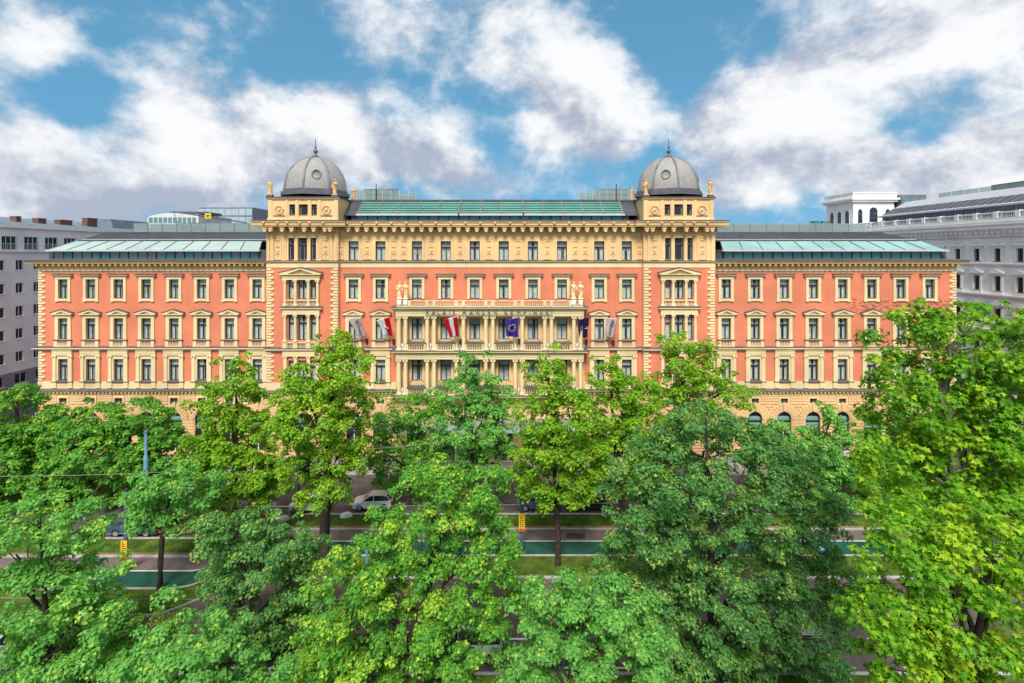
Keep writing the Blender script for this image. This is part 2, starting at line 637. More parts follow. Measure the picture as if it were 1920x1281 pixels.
def balusters(b, x0, x1, y, z0, z1, n, m=0, seg=6):
    hh = z1 - z0
    for i in range(n):
        x = x0 + (x1 - x0) * (i + .5) / n
        k = min(1.0, (x1 - x0) / n / .17)
        b.lathe([(r_ * k, t * hh) for (r_, t) in BAL_PROF], seg, (x, y, z0), m)
    return b


def volutes(b, x, y, z, r_, dy, m=0):
    for s in (-1, 1):
        n = 10
        poly = [(x + s * r_ * 1.5 + math.cos(6.2832 * i / n) * r_, z + math.sin(6.2832 * i / n) * r_) for i in range(n)]
        b.ext(poly, 'y', y - dy, y + dy * .3, m)


def surround_hood(mt='cream', feet=True):
    def make():
        a = MB()
        a.box(-14 * U, -9 * U, -.13, .0, 0, 36.4 * U).box(9 * U, 14 * U, -.13, .0, 0, 36.4 * U)
        a.box(-14.4 * U, 14.4 * U, -.15, .0, 36.4 * U, 41 * U)
        if feet:
            a.box(-14.4 * U, 14.4 * U, -.15, .0, -4.6 * U, 0)
            a.box(-14.6 * U, -9 * U, -.155, .0, -5.9 * U, -4.6 * U).box(9 * U, 14.6 * U, -.155, .0, -5.9 * U, -4.6 * U)
        c = MB()
        c.ext([(0, 41 * U), (-.18, 41 * U), (-.22, 42 * U), (-.36, 43 * U), (-.38, 45.2 * U), (0, 45.2 * U)], 'x', -17.6 * U, 17.6 * U)
        c.ext([(0, 45.2 * U), (-.46, 45.2 * U), (-.46, 46 * U), (0, 47 * U)], 'x', -19.2 * U, 19.2 * U, 1)
        s = MB().box(-9 * U, 9 * U, -.03, .2, -.01, .05)
        return [('architrave', a.mesh('architrave', mt)), ('hood', c.mesh('hood', [mt, 'lead'])), ('sill', s.mesh('sill', 'lead'))]
    return cached(('hood', mt, feet), make)


def pediment(b, hw, z0, rise, y=-.38, bed=3.2 * U, over=2.2 * U):
    """bed cornice, raking cornices, sunk tympanum and lead capping"""
    b.ext([(0, z0), (y * .5, z0), (y * .9, z0 + bed * .55), (y, z0 + bed * .6), (y, z0 + bed), (0, z0 + bed)], 'x', -hw, hw)
    zb = z0 + bed
    b.ext([(-hw * .8, zb), (hw * .8, zb), (0, zb + rise * .72)], 'y', y * .25, 0)
    th = 2.3 * U
    for s in (-1, 1):
        b.ext([(s * (hw + over), zb), (s * (hw + over), zb + th), (0, zb + rise + th), (0, zb + rise - th * .35), (s * hw * .66, zb)], 'y', y, 0)
        b.ext([(s * (hw + over + .06), zb + th), (s * (hw + over + .06), zb + th + .07), (0, zb + rise + th + .08), (0, zb + rise + th)], 'y', y - .07, 0, 1)


def surround_pediment(mt='cream'):
    def make():
        a = MB()
        a.box(-15 * U, -9 * U, -.13, .0, 0, 39.9 * U).box(9 * U, 15 * U, -.13, .0, 0, 39.9 * U)
        a.box(-15.4 * U, 15.4 * U, -.15, .0, 39.9 * U, 44.6 * U)
        p = MB()
        pediment(p, 17.6 * U, 44.6 * U, 6.4 * U)
        q = MB()
        q.box(-15.6 * U, -9.6 * U, -.2, .0, -12.2 * U, -2 * U).box(9.6 * U, 15.6 * U, -.2, .0, -12.2 * U, -2 * U)
        q.box(-16 * U, 16 * U, -.22, .0, -14 * U, -12.2 * U)
        bl = balusters(MB(), -9.6 * U, 9.6 * U, -.11, -12.2 * U, -2 * U, 7)
        s = MB().box(-16.8 * U, 16.8 * U, -.26, .0, -2 * U, -.4 * U)
        return [('architrave', a.mesh('architrave', mt)), ('pediment', p.mesh('pediment', [mt, 'lead'])), ('apron', q.mesh('apron', mt)),
                ('balusters', bl.mesh('balusters', mt)), ('sill', s.mesh('sill', 'lead'))]
    return cached(('ped', mt), make)


def surround_pilaster(mt='cream'):
    def make():
        a = MB()
        a.box(-12 * U, -9 * U, -.1, .0, 0, 40.4 * U).box(9 * U, 12 * U, -.1, .0, 0, 40.4 * U)
        a.box(-12 * U, 12 * U, -.1, .0, 40.4 * U, 47.6 * U)
        ps = []
        for s in (-1, 1):
            x = s * 15 * U
            p = MB()
            p.box(x - 3 * U, x + 3 * U, -.22, .0, 1.5 * U, 44 * U)
            p.box(x - 3.7 * U, x + 3.7 * U, -.27, .0, -1.2 * U, 1.5 * U)
            p.box(x - 3.5 * U, x + 3.5 * U, -.28, .0, 46.4 * U, 47.6 * U)
            volutes(p, x, -.2, 45.2 * U, 1.7 * U, .12)
            ps.append(('pilaster', p.mesh('pilaster', mt)))
        e = MB()
        e.ext([(0, 47.6 * U), (-.24, 47.6 * U), (-.24, 51 * U), (-.28, 51.1 * U), (-.28, 54 * U), (-.34, 57 * U), (0, 57 * U)], 'x', -18.4 * U, 18.4 * U)
        for s in (-1, 1):
            x = s * 15 * U
            q = MB().box(x - 4 * U, x + 4 * U, -.26, .0, -13.5 * U, -2.6 * U)
            ps.append(('pedestal', q.mesh('pedestal', mt)))
        bl = balusters(MB(), -11 * U, 11 * U, -.12, -13.2 * U, -2.6 * U, 8)
        s = MB().box(-20 * U, 20 * U, -.3, .0, -2.6 * U, -1.2 * U)
        s.box(-9 * U, 9 * U, -.03, .2, -.01, .05)
        return [('architrave', a.mesh('architrave', mt)), *ps, ('entablature', e.mesh('entablature', mt)),
                ('balusters', bl.mesh('balusters', mt)), ('sill', s.mesh('sill', 'lead'))]
    return cached(('pil', mt), make)


ROW3 = (Z(560), 36 * U)
ROW2 = (Z(636.5), 39.5 * U)
ROW1 = (Z(713.5), 40 * U)
MEZ = {'tall': (Z(765), 19 * U, 15 * U), 'low': (Z(756.5), 9.5 * U, 14 * U)}
WLEFT = [119 + 52 * i for i in range(8)]
WRIGHT = [1361 + 54.5 * i for i in range(8)]
WMID = [663.4, 713.7, 782, 836, 890.2, 944.5, 999.2, 1053.6, 1123.4, 1175]


def course(name, x0, x1, py0, py1, y, proj, m='cream', lead=True, parent=None):
    """a moulded string course between two heights, its top dressed in lead"""
    b = MB()
    za, zb = Z(py1), Z(py0)
    d_ = zb - za
    b.ext([(y, za), (y - proj * .35, za), (y - proj * .45, za + d_ * .25), (y - proj * .9, za + d_ * .45), (y - proj, za + d_ * .5), (y - proj, zb), (y, zb)], 'x', x0, x1)
    if lead:
        b.ext([(y, zb), (y - proj - .05, zb), (y - proj - .05, zb + .05), (y, zb + .05 + proj * .22)], 'x', x0 - .04, x1 + .04, 1)
    return h(name, b.mesh(name, [m, 'lead']), parent=parent)


def bracket_mesh(w, hh, dep, m):
    def make():
        b = MB()
        n = 7
        prof = [(0, 0), (0, hh), (-dep, hh), (-dep, hh * .72)]
        for i in range(n + 1):
            a = math.pi * i / n
            prof.append((-dep * .62 - math.cos(a) * dep * .32, hh * .62 - math.sin(a) * hh * .34))
        prof += [(-dep * .2, hh * .4), (-dep * .16, 0.0)]
        b.ext(prof, 'x', -w / 2, w / 2)
        b.box(-w * .62, w * .62, -dep * 1.06, 0, hh, hh * 1.16)
        b.ext([(-w * .3 + w * .6 * t, hh * .3 - .1 * hh * math.sin(math.pi * t)) for t in (0, .33, .66, 1)] + [(w * .3, hh * .6), (-w * .3, hh * .6)], 'y', -dep * 1.0, -dep * .8)
        return b.mesh('bracket', m)
    return cached(('br', w, hh, dep, m), make)


def quoins(x0, x1, py0, py1, y, long_in, side, step=5.22, depth=.12):
    """alternating long and short stones up a corner; side +1: the long ones reach to the right"""
    p, i = py0, 0
    while p < py1 - 1:
        a, b = (x0, x1)
        if i % 2:
            a, b = (x0, x1 + long_in) if side > 0 else (x0 - long_in, x1)
        def make():
            q = MB()
            w, hh = b - a, (step - .75) * U
            e = .05
            v = [(0, 0, 0), (w, 0, 0), (w, 0, hh), (0, 0, hh), (e, -depth, e), (w - e, -depth, e), (w - e, -depth, hh - e), (e, -depth, hh - e)]
            q.add(v, [(4, 5, 6, 7), (0, 1, 5, 4), (1, 2, 6, 5), (2, 3, 7, 6), (3, 0, 4, 7)])
            return q.mesh('quoin_stone', 'cream')
        h('quoin_stone', cached(('quoin', round(b - a, 3)), make), (a, y, Z(p + step)))
        p += step
        i += 1


def arch_fill(b, x, y, zs, r_, top, hw, rev, m=0):
    """spandrels and curved soffit that turn a square opening into a round arch"""
    n = 12
    pts = [(x + math.cos(math.pi * i / n) * r_, zs + math.sin(math.pi * i / n) * r_) for i in range(n + 1)]
    for i in range(n):
        a, c = pts[i], pts[i + 1]
        b.add([(a[0], y, a[1]), (c[0], y, c[1]), (c[0], y, top), (a[0], y, top)], [(0, 1, 2, 3)], m)
        b.add([(a[0], y, a[1]), (c[0], y, c[1]), (c[0], y + rev, c[1]), (a[0], y + rev, a[1])], [(0, 1, 2, 3)], m)


def arch_window(x, y, blind):
    """tall round-headed window of the street floor, with voussoirs round its head"""
    r_, zs, z0 = 14 * U, Z(786), Z(846)
    def make():
        f = MB()
        n = 12
        for i in range(n):
            a0, a1 = math.pi * i / n, math.pi * (i + 1) / n
            q = [(math.cos(a) * rr, zs - z0 + math.sin(a) * rr) for a, rr in ((a0, r_), (a1, r_), (a1, r_ - .09), (a0, r_ - .09))]
            f.ext(q, 'y', .22, .30)
        f.box(-r_, -r_ + .09, .22, .30, 0, zs - z0).box(r_ - .09, r_, .22, .30, 0, zs - z0)
        f.box(-r_ + .09, r_ - .09, .21, .30, Z(806) - z0, Z(804) - z0)
        g = MB()
        pts = [(r_ * .93, 0)] + [(math.cos(math.pi * i / n) * r_ * .92, zs - z0 + math.sin(math.pi * i / n) * r_ * .92) for i in range(n + 1)] + [(-r_ * .93, 0)]
        g.ext(pts, 'y', .25, .26)
        mu = MB().box(-.06, .06, .19, .3, 0, Z(806) - z0)
        bl = MB()
        for (p0, p1) in ((782, 787), (788, 789.5), (794, 798), (799.5, 803.5)):
            bl.box(-r_ * .9, r_ * .9, .33, .37, Z(p1) - z0, Z(p0) - z0)
        return f.mesh('arched_window', 'frame'), g.mesh('pane', 'pane'), mu.mesh('mullion', 'sash'), bl.mesh('blind', 'blindpale', True)
    f, g, mu, bl = cached('archwin', make)
    o = h('arched_window', f, (x, y, z0))
    put('pane', g, o)
    put('mullion', mu, o)
    if blind:
        put('blind', bl, o)
    nv = 13
    for i in range(nv):
        def mk(i=i):
            b = MB()
            a0, a1 = math.pi * (i + .06) / nv, math.pi * (i + .94) / nv
            r0 = r_ + .12
            r1 = r_ + (.95 if i != nv // 2 else 1.15) + (.06 if i % 2 else 0)
            q = [(math.cos(a) * rr, math.sin(a) * rr) for a, rr in ((a0, r0), (a0, r1), (a1, r1), (a1, r0))]
            b.ext(q, 'y', -.13 if i != nv // 2 else -.2, 0)
            return b.mesh('voussoir', 'rustic')
        put('voussoir', cached(('vous', i), mk), o, (0, 0, zs - z0))
    def mk2():
        b = MB()
        n = 14
        for i in range(n):
            a0, a1 = math.pi * i / n, math.pi * (i + 1) / n
            q = [(math.cos(a) * rr, math.sin(a) * rr) for a, rr in ((a0, r_), (a0, r_ + .115), (a1, r_ + .115), (a1, r_))]
            b.ext(q, 'y', -.08, 0)
        return b.mesh('arch_moulding', 'cream', True)
    put('arch_moulding', cached('archmold', mk2), o, (0, 0, zs - z0))
    return o


def ground_storey(x0, x1, y, centres, mez):
    """sandstone street floor: mezzanine openings, round arches and rusticated courses"""
    zt, zs, r_ = Z(731), Z(786), 14 * U
    mz, mh, mw = MEZ[mez]
    holes = []
    for cx in centres:
        holes += [(cx - mw / 2, cx + mw / 2, mz, mz + mh), (cx - r_, cx + r_, Z(846), zs + r_)]
    wall('street_wall', x0, x1, 0, zt, holes, y, 'rustic', hotel)
    b = MB()
    for cx in centres:
        arch_fill(b, cx, y, zs, r_, zs + r_, r_, .34)
    h('arch_spandrel', b.mesh('arch_spandrel', 'rustic', True), kind='stuff')
    for i, cx in enumerate(centres):
        arch_window(cx, y, True)
        window(cx, mz, y, mw, mh, 'small' if mez == 'tall' else 'small')
        q = MB()
        for (a, c, d_, e) in ((-mw / 2 - .2, -mw / 2, 0, mh), (mw / 2, mw / 2 + .2, 0, mh), (-mw / 2 - .2, mw / 2 + .2, mh, mh + .2), (-mw / 2 - .25, mw / 2 + .25, -.2, 0)):
            q.box(a, c, -.11, 0, d_, e)
        h('window_surround', q.mesh('window_surround', 'cream'), (cx, y, mz))
    # rustication
    low = MB()
    p = 738.0
    row = 0
    while p < 858:
        za, zb = Z(p + 5.2) + .03, Z(p) - .03
        zm = (za + zb) / 2
        cuts = []
        for cx in centres:
            if mz - .24 < zb and za < mz + mh + .24:
                cuts.append((cx - mw / 2 - .28, cx + mw / 2 + .28))
            rr = r_ + 1.18
            if zs <= zm < zs + rr:
                w_ = math.sqrt(max(0, rr * rr - (zm - zs) ** 2))
                cuts.append((cx - w_, cx + w_))
            elif Z(846) < zm < zs:
                cuts.append((cx - r_ - .14, cx + r_ + .14))
        cuts.sort()
        a = x0 + .02
        spans = []
        for (c0, c1) in cuts:
            if c0 > a + .12:
                spans.append((a, c0))
            a = max(a, c1)
        if x1 - .02 > a + .12:
            spans.append((a, x1 - .02))
        for (s0, s1) in spans:
            t = MB() if p < 792 else low
            e = .035
            v = [(s0, y, za), (s1, y, za), (s1, y, zb), (s0, y, zb), (s0 + e, y - .09, za + e), (s1 - e, y - .09, za + e), (s1 - e, y - .09, zb - e), (s0 + e, y - .09, zb - e)]
            t.add(v, [(4, 5, 6, 7), (0, 1, 5, 4), (1, 2, 6, 5), (2, 3, 7, 6), (3, 0, 4, 7)])
            if p < 792:
                h('stone_course', t.mesh('stone_course', 'rustic'))
        p += 5.2
        row += 1
    h('lower_stone_courses', low.mesh('lower_stone_courses', 'rustic'), kind='stuff')
    b = MB().box(x0, x1, y - .2, y, 0, Z(852))
    h('plinth', b.mesh('plinth', M['plinth']))


M['plinth'] = mat('grey_granite_plinth', (.30, .27, .25), .8, .2, 2)


def dentils(x0, x1, y, py0, py1, step, dep, m='cream'):
    b = MB()
    n = int((x1 - x0) / (step * U))
    for i in range(n):
        x = x0 + (x1 - x0) * (i + .5) / n
        b.box(x - step * U * .28, x + step * U * .28, y - dep, y, Z(py1), Z(py0))
    return h('dentils', b.mesh('dentils', m), kind='stuff')


def wing(px0, px1, centres, side, mez, old):
    x0, x1 = X(px0), X(px1)
    cx = [X(c) for c in centres]
    holes = []
    for c in cx:
        for (z, hh) in (ROW1, ROW2, ROW3):
            holes.append((c - 9 * U, c + 9 * U, z, z + hh))
    wall('upper_wall', x0, x1, Z(715), Z(506), holes, 0, 'salmon_old' if old else 'salmon', hotel, rmat='cream')
    b = MB().box(x0, x1, -.12, 0.0, Z(730), Z(715.2))
    h('base_band', b.mesh('base_band', 'cream'))
    for i, c in enumerate(cx):
        window(c, ROW3[0], 0, 18 * U, ROW3[1], 'cross', surround_hood())
        window(c, ROW2[0], 0, 18 * U, ROW2[1], 'cross', surround_pediment())
        window(c, ROW1[0], 0, 18 * U, ROW1[1], 'cross', surround_pilaster())
    course('string_course', x0 - (.5 if side < 0 else 0), x1 + (.5 if side > 0 else 0), 651, 656.5, 0, .42)
    course('base_cornice', x0 - (.5 if side < 0 else 0), x1 + (.5 if side > 0 else 0), 730.2, 733, 0, .5)
    dentils(x0, x1, 0, 733.2, 736.6, 7.0, .3)
    ground_storey(x0, x1, 0, cx, mez)
    # crowning cornice
    e0, e1 = (x0 - .85, x1) if side < 0 else (x0, x1 + .85)
    b = MB().box(x0, x1, -.1, 0, Z(508.5), Z(503.2))
    h('frieze_band', b.mesh('frieze_band', 'cream'))
    b = MB().box(x0, x1, -.05, 0, Z(503.1), Z(494))
    h('frieze', b.mesh('frieze', 'ochre'))
    b = MB()
    b.ext([(0, Z(494)), (-.85, Z(494)), (-.85, Z(491.4)), (-.95, Z(491)), (-1.0, Z(488.6)), (0, Z(488.6))], 'x', e0, e1)
    b.ext([(2.2, Z(488.6)), (-1.12, Z(488.6)), (-1.12, Z(487.2)), (2.2, Z(485.5))], 'x', e0 - .15 * (side < 0), e1 + .15 * (side > 0), 1)
    h('crown_cornice', b.mesh('crown_cornice', ['ochre', 'lead']))
    me = bracket_mesh(.30, .36, .74, 'ochre')
    n = int((x1 - x0) / (10.35 * U))
    for i in range(n):
        h('bracket', me, (x0 + (x1 - x0) * (i + .5) / n, 0, Z(500)))
    # end wall towards the side street, and the dark rooms behind the glass
    xe = x0 if side < 0 else x1
    b = MB().box(min(xe, xe - side * .3), max(xe, xe - side * .3), .001, 16, 0, Z(488.7))
    h('end_wall', b.mesh('end_wall', 'salmon'))
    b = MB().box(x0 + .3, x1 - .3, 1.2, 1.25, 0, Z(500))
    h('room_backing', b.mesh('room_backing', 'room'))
    if side < 0:
        quoins(x0 + .02, X(80.5), 508.5, 650, 0, 5.2 * U, 1)
        quoins(x0 + .02, X(80.5), 657, 714, 0, 5.2 * U, 1)
    else:
        quoins(X(1785), x1 - .02, 508.5, 650, 0, 5.2 * U, -1)
        quoins(X(1785), x1 - .02, 657, 714, 0, 5.2 * U, -1)


wing(72, 503, WLEFT, -1, 'tall', False)
wing(1338, 1793, WRIGHT, 1, 'low', True)


# --- columns: shaft (the part) > base, capital
def column_meshes(hh, r_):
    def make():
        s = MB()
        s.lathe([(r_, .0), (r_ * 1.02, hh * .3), (r_ * .95, hh * .65), (r_ * .86, hh)], 14)
        b = MB()
        b.box(-r_ * 1.35, r_ * 1.35, -r_ * 1.35, r_ * 1.35, -.30, -.16)
        b.lathe([(r_ * 1.3, -.16), (r_ * 1.34, -.1), (r_ * 1.12, -.05), (r_ * 1.15, -.02), (r_, 0)], 14)
        c = MB()
        c.lathe([(r_ * .9, 0), (r_ * 1.05, .06), (r_ * 1.0, .12)], 14, (0, 0, hh))
        c.box(-r_ * 1.35, r_ * 1.35, -r_ * 1.25, r_ * 1.25, hh + .21, hh + .30)
        volutes(c, 0, -r_ * .6, hh + .1, r_ * .52, r_ * .6)
        c.box(-r_ * 1.2, r_ * 1.2, -r_, r_, hh + .10, hh + .21)
        return s.mesh('column', 'cream'), b.mesh('base', 'cream'), c.mesh('capital', 'cream')
    return cached(('col', round(hh, 3), round(r_, 3)), make)


def column(x, y, z0, z1, r_):
    s, b, c = column_meshes(z1 - z0 - .6, r_)
    o = h('column', s, (x, y, z0 + .30))
    put('base', b, o)
    put('capital', c, o)
    return o


# --- ornament of the top storey
def relief_panel(x, y, py0, py1, w):
    def make():
        b = MB()
        hh = Z(py0) - Z(py1)
        t = .07
        for (a, c, d_, e) in ((-w / 2, -w / 2 + t, 0, hh), (w / 2 - t, w / 2, 0, hh), (-w / 2 + t, w / 2 - t, 0, t), (-w / 2 + t, w / 2 - t, hh - t, hh)):
            b.box(a, c, -.07, 0, d_, e)
        # vase, leaf scrolls and mask of the arabesque
        b.lathe([(.03, 0), (.10, .05), (.19, .25), (.15, .42), (.06, .5), (.11, .56)], 8, (0, -.02, hh * .30), 0, True, 1, .6)
        for s in (-1, 1):
            for (zc, rr) in ((hh * .24, .15), (hh * .58, .12), (hh * .86, .16)):
                pts = [(s * (.06 + rr * .9 * (1 - math.cos(t * 3.9)) * .5 + .03 * t), -.05, zc + rr * math.sin(t * 3.9)) for t in (0, .2, .4, .6, .8, 1)]
                b.tube(pts, [.055, .06, .055, .05, .045, .03], 5)
        b.tube([(0, -.04, hh * .52), (0, -.05, hh * .68), (0, -.04, hh * .8)], [.03, .05, .03], 5)
        b.ball((0, -.04, hh * .87), .10, 0, 6, 1, .6, 1)
        b.ball((0, -.04, hh * .14), .08, 0, 6, 1, .6, 1.2)
        b.box(-w * .42, w * .42, -.10, 0, -.09, -.02, 1)
        return b.mesh('relief_panel', ['ochre', 'lead'])
    return h('relief_panel', cached(('relief', py0, py1, round(w, 2)), make), (x, y, Z(py1)))


def rosette_mesh():
    return cached('rosette', lambda: MB().ball((0, 0, 0), .16, 0, 6, 1, .8, 1).mesh('lion_head', 'ochre'))


def top_cornice(x0, x1, y, xs, heads, ends=(0, 0)):
    """deep bracketed main cornice of the middle block and towers"""
    e0, e1 = x0 - ends[0], x1 + ends[1]
    b = MB()
    b.ext([(y, Z(426)), (y - 1.15, Z(426)), (y - 1.15, Z(423.6)), (y - 1.24, Z(423.4)), (y - 1.24, Z(419.5)), (y - 1.36, Z(418.6)), (y - 1.36, Z(416.2)), (y, Z(416.2))], 'x', e0, e1)
    b.ext([(y + .02, Z(416.2)), (y - 1.44, Z(416.2)), (y - 1.44, Z(415.4)), (y + .02, Z(413.2))], 'x', e0 - .08, e1 + .08, 1)
    h('crown_cornice', b.mesh('crown_cornice', ['ochre', 'lead']))
    d_ = MB()
    n = int((x1 - x0) / .2)
    for i in range(n):
        x = x0 + (x1 - x0) * (i + .5) / n
        d_.box(x - .06, x + .06, y - .34, y - .02, Z(429), Z(426.1))
    h('dentils', d_.mesh('dentils', 'ochre'), kind='stuff')
    me = bracket_mesh(.52, .68, 1.0, 'ochre')
    for x in xs:
        h('bracket', me, (x, y, Z(438)))
    for x in heads:
        h('lion_head', rosette_mesh(), (x, y - 1.34, Z(419.6)))


# --- corner towers
def tower(pc, side):
    y = YT
    half = 67.5
    xa, xb = X(pc - half, y), X(pc + half, y)
    xc = X(pc, y)
    def q(px):
        return xc + px * U * (D + y) / D
    dep = 8.2
    # openings: three lights to a storey
    lights = [(-26.3, -15.3, 'narrow'), (-8.2, 8.6, 'cross'), (15.4, 25.6, 'narrow')]
    rows = [(ROW2[0], ROW2[1] + 7 * U), (ROW3[0], ROW3[1]), (ROW1[0], ROW1[1])]
    holes = [(q(a), q(b), z, z + hh) for (a, b, s) in lights for (z, hh) in rows]
    wall('tower_wall', xa, xb, Z(731), Z(501), holes, y, 'salmon', hotel, rmat='cream')
    th = [(q(a), q(b), Z(488.5), Z(446.5)) for (a, b, s) in lights]
    wall('tower_top_wall', xa, xb, Z(489), Z(416.2), th, y, 'ochre', hotel)
    ah = [(q(a), q(b), Z(405), Z(384)) for (a, b, s) in lights]
    ya = y + .25
    wall('attic_wall', xa + .1, xb - .1, Z(414), Z(372), ah, ya, 'ochre', hotel)
    for (a, b, s) in lights:
        w = (b - a) * U * (D + y) / D
        xm = q((a + b) / 2)
        for (z, hh) in rows:
            window(xm, z, y, w, hh, s)
        window(xm, Z(488.5), y, w, 42 * U, s, curtain=False)
        window(xm, Z(405), ya, w, 21 * U, 'small' if s == 'cross' else 'narrow', curtain=False)
    # sides and back of the tower, rooms behind the glass
    b = MB()
    b.box(xa, xa + .3, y + .001, y + dep, 0, Z(416.3)).box(xb - .3, xb, y + .001, y + dep, 0, Z(416.3))
    h('tower_side_wall', b.mesh('tower_side_wall', 'ochre'))
    b = MB()
    b.box(xa + .1, xa + .4, ya + .001, y + dep, Z(416), Z(372)).box(xb - .4, xb - .1, ya + .001, y + dep, Z(416), Z(372))
    b.box(xa + .1, xb - .1, y + dep, y + dep + .3, Z(420), Z(372))
    h('attic_side_wall', b.mesh('attic_side_wall', 'ochre'))
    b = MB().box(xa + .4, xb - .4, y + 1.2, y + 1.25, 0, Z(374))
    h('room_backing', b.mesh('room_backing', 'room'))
    # string courses
    course('string_course', xa - .1, xb + .1, 651, 656.5, y, .42)
    course('base_cornice', xa - .1, xb + .1, 730.2, 733, y, .5)
    dentils(xa, xb, y, 733.2, 736.6, 7.0, .3)
    b = MB().box(xa, xb, y - .12, y, Z(730), Z(715.2))
    h('base_band', b.mesh('base_band', 'cream'))
    ground_storey(xa, xb, y, [xc], 'low')
    course('string_course', xa - .05, xb + .05, 489.5, 492.4, y, .26, 'ochre')
    b = MB().box(xa, xb, y - .07, y, Z(501.6), Z(492.5))
    h('frieze_band', b.mesh('frieze_band', 'cream'))
    # aedicule of the two middle storeys
    for (py0, py1, base) in ((524, 573, 572.5), (588, 650, 649)):
        for cx in (-31.5, -12, 12.2, 29.4):
            r_ = 2.9 * U
            if py0 == 588:
                column(q(cx), y - .16, Z(639), Z(py0 - .5), r_)
                b = MB().box(-4.2 * U, 4.2 * U, -.34, 0, Z(650.6), Z(639))
                h('column_pedestal', b.mesh('column_pedestal', 'cream'), (q(cx), y, 0))
            else:
                column(q(cx), y - .16, Z(572.5), Z(py0 - .5), r_)
        zb, zt = (Z(572.5), Z(561.5)) if py0 == 524 else (Z(650), Z(639.5))
        for (a, b_, n) in ((-28, -15, 5), (-8.6, 8.8, 7), (15.6, 26, 4)):
            bm = balusters(MB(), q(a), q(b_), y - .16, zb, zt - .1, n)
            h('balusters', bm.mesh('balusters', 'cream'), kind='stuff')
            r2 = MB().box(q(a) - .1, q(b_) + .1, y - .26, y, zt - .1, zt)
            h('hand_rail', r2.mesh('hand_rail', 'cream'))
    b = MB()
    b.ext([(y, Z(524)), (y - .34, Z(524)), (y - .34, Z(520)), (y - .4, Z(519.8)), (y - .4, Z(516.9)), (y, Z(516.9))], 'x', q(-36), q(34))
    h('entablature', b.mesh('entablature', 'cream'))
    b = MB()
    pediment(b, 36.5 * U, 0, 9.5 * U, -.6, 3.6 * U, 2.4 * U)
    h('pediment', b.mesh('pediment', ['cream', 'lead']), (q(-1), y, Z(516.8)))
    course('storey_ledge', q(-39.5), q(38), 575, 580, y, .5)
    b = MB()
    b.box(q(-35.5), q(33.5), y - .34, y, Z(588), Z(580.1))
    h('entablature', b.mesh('entablature', 'cream'))
    # pilasters beside the lights of the first floor
    for cx in (-31.5, -12, 12.2, 29.4):
        b = MB().box(-2.9 * U, 2.9 * U, -.2, 0, Z(716), Z(668))
        volutes(b, 0, -.16, Z(667), 1.7 * U, .12)
        h('pilaster', b.mesh('pilaster', 'cream'), (q(cx), y, 0))
    b = MB().box(q(-36), q(34), y - .26, y, Z(665.5), Z(656.6))
    h('entablature', b.mesh('entablature', 'cream'))
    # quoins up both edges
    for (p0, p1) in ((502, 650), (657, 714)):
        quoins(xa + .02, xa + 10 * U, p0, p1, y, 4.6 * U, 1)
        quoins(xb - 10 * U, xb - .02, p0, p1, y, 4.6 * U, -1)
    # top storey: pilaster strips, relief panels
    for px in (-64, -56.5, -36, -32, -12, 12, 29.5, 33.5, 54, 62.5):
        w = 5.5 if abs(px) > 50 else (3.2 if abs(px) > 20 else 5.4)
        b = MB().box(-w / 2 * U, w / 2 * U, -.1, 0, Z(489), Z(444)).box(-w / 2 * U - .04, w / 2 * U + .04, -.14, 0, Z(489.2), Z(486.4)).box(-w / 2 * U - .05, w / 2 * U + .05, -.13, 0, Z(444), Z(441.6))
        h('pilaster_strip', b.mesh('pilaster_strip', 'ochre'), (q(px), y - .001 * abs(px % 3), 0))
    relief_panel(q(-46), y, 446, 487, 14 * U)
    relief_panel(q(43.5), y, 446, 487, 14 * U)
    top_cornice(xa, xb, y, [q(c) for c in (-64, -53.5, -32, -14.5, 9, 26.5, 47, 56.5)], [q(c) for c in (-64, -38, -20, 3, 21, 46)], (1.2, 1.2))
    # side run of the cornice over the wing
    xo = xa if side < 0 else xb
    b = MB()
    s = -1 if side < 0 else 1
    b.ext([(xo, Z(426)), (xo + s * 1.15, Z(426)), (xo + s * 1.2, Z(416.2)), (xo, Z(416.2))], 'y', y + .01, y + dep)
    h('side_cornice', b.mesh('side_cornice', 'ochre'))
    # attic: ledges, pilaster strips, medallions
    b = MB()
    b.ext([(ya, Z(414.4)), (ya - .2, Z(414.4)), (ya - .2, Z(411)), (ya - .05, Z(409.6)), (ya, Z(409.6))], 'x', xa + .05, xb - .05)
    h('attic_plinth', b.mesh('attic_plinth', 'ochre'))
    b = MB()
    b.ext([(ya, Z(375)), (ya - .14, Z(375)), (ya - .22, Z(373)), (ya - .22, Z(371.6)), (ya, Z(371.6))], 'x', xa - .08, xb + .08)
    b.box(xa - .12, xb + .12, ya - .3, y + dep + .3, Z(371.6), Z(370.2), 1)
    h('attic_cornice', b.mesh('attic_cornice', ['ochre', 'lead']))
    for px in (-62, -31, -11.5, 12, 31, 62):
        w = 7 if abs(px) > 40 else 5
        b = MB().box(-w / 2 * U, w / 2 * U, -.07, 0, Z(409.5), Z(375.1))
        h('pilaster_strip', b.mesh('pilaster_strip', 'ochre'), (q(px), ya, 0))
    def medal():
        b = MB()
        n = 20
        for rr, t in ((8 * U, .06), (6 * U, .03)):
            b.tube([(math.cos(6.2832 * i / n) * rr, -.05, math.sin(6.2832 * i / n) * rr) for i in range(n + 1)], t, 6, caps=False)
        b.ball((0, -.03, .02), .22, 0, 8, .8, .4, 1.1)
        b.tube([(-.2, -.06, -.2), (0, -.1, .05), (.16, -.07, .2)], [.06, .09, .05], 6)
        return b.mesh('medallion', 'ochre')
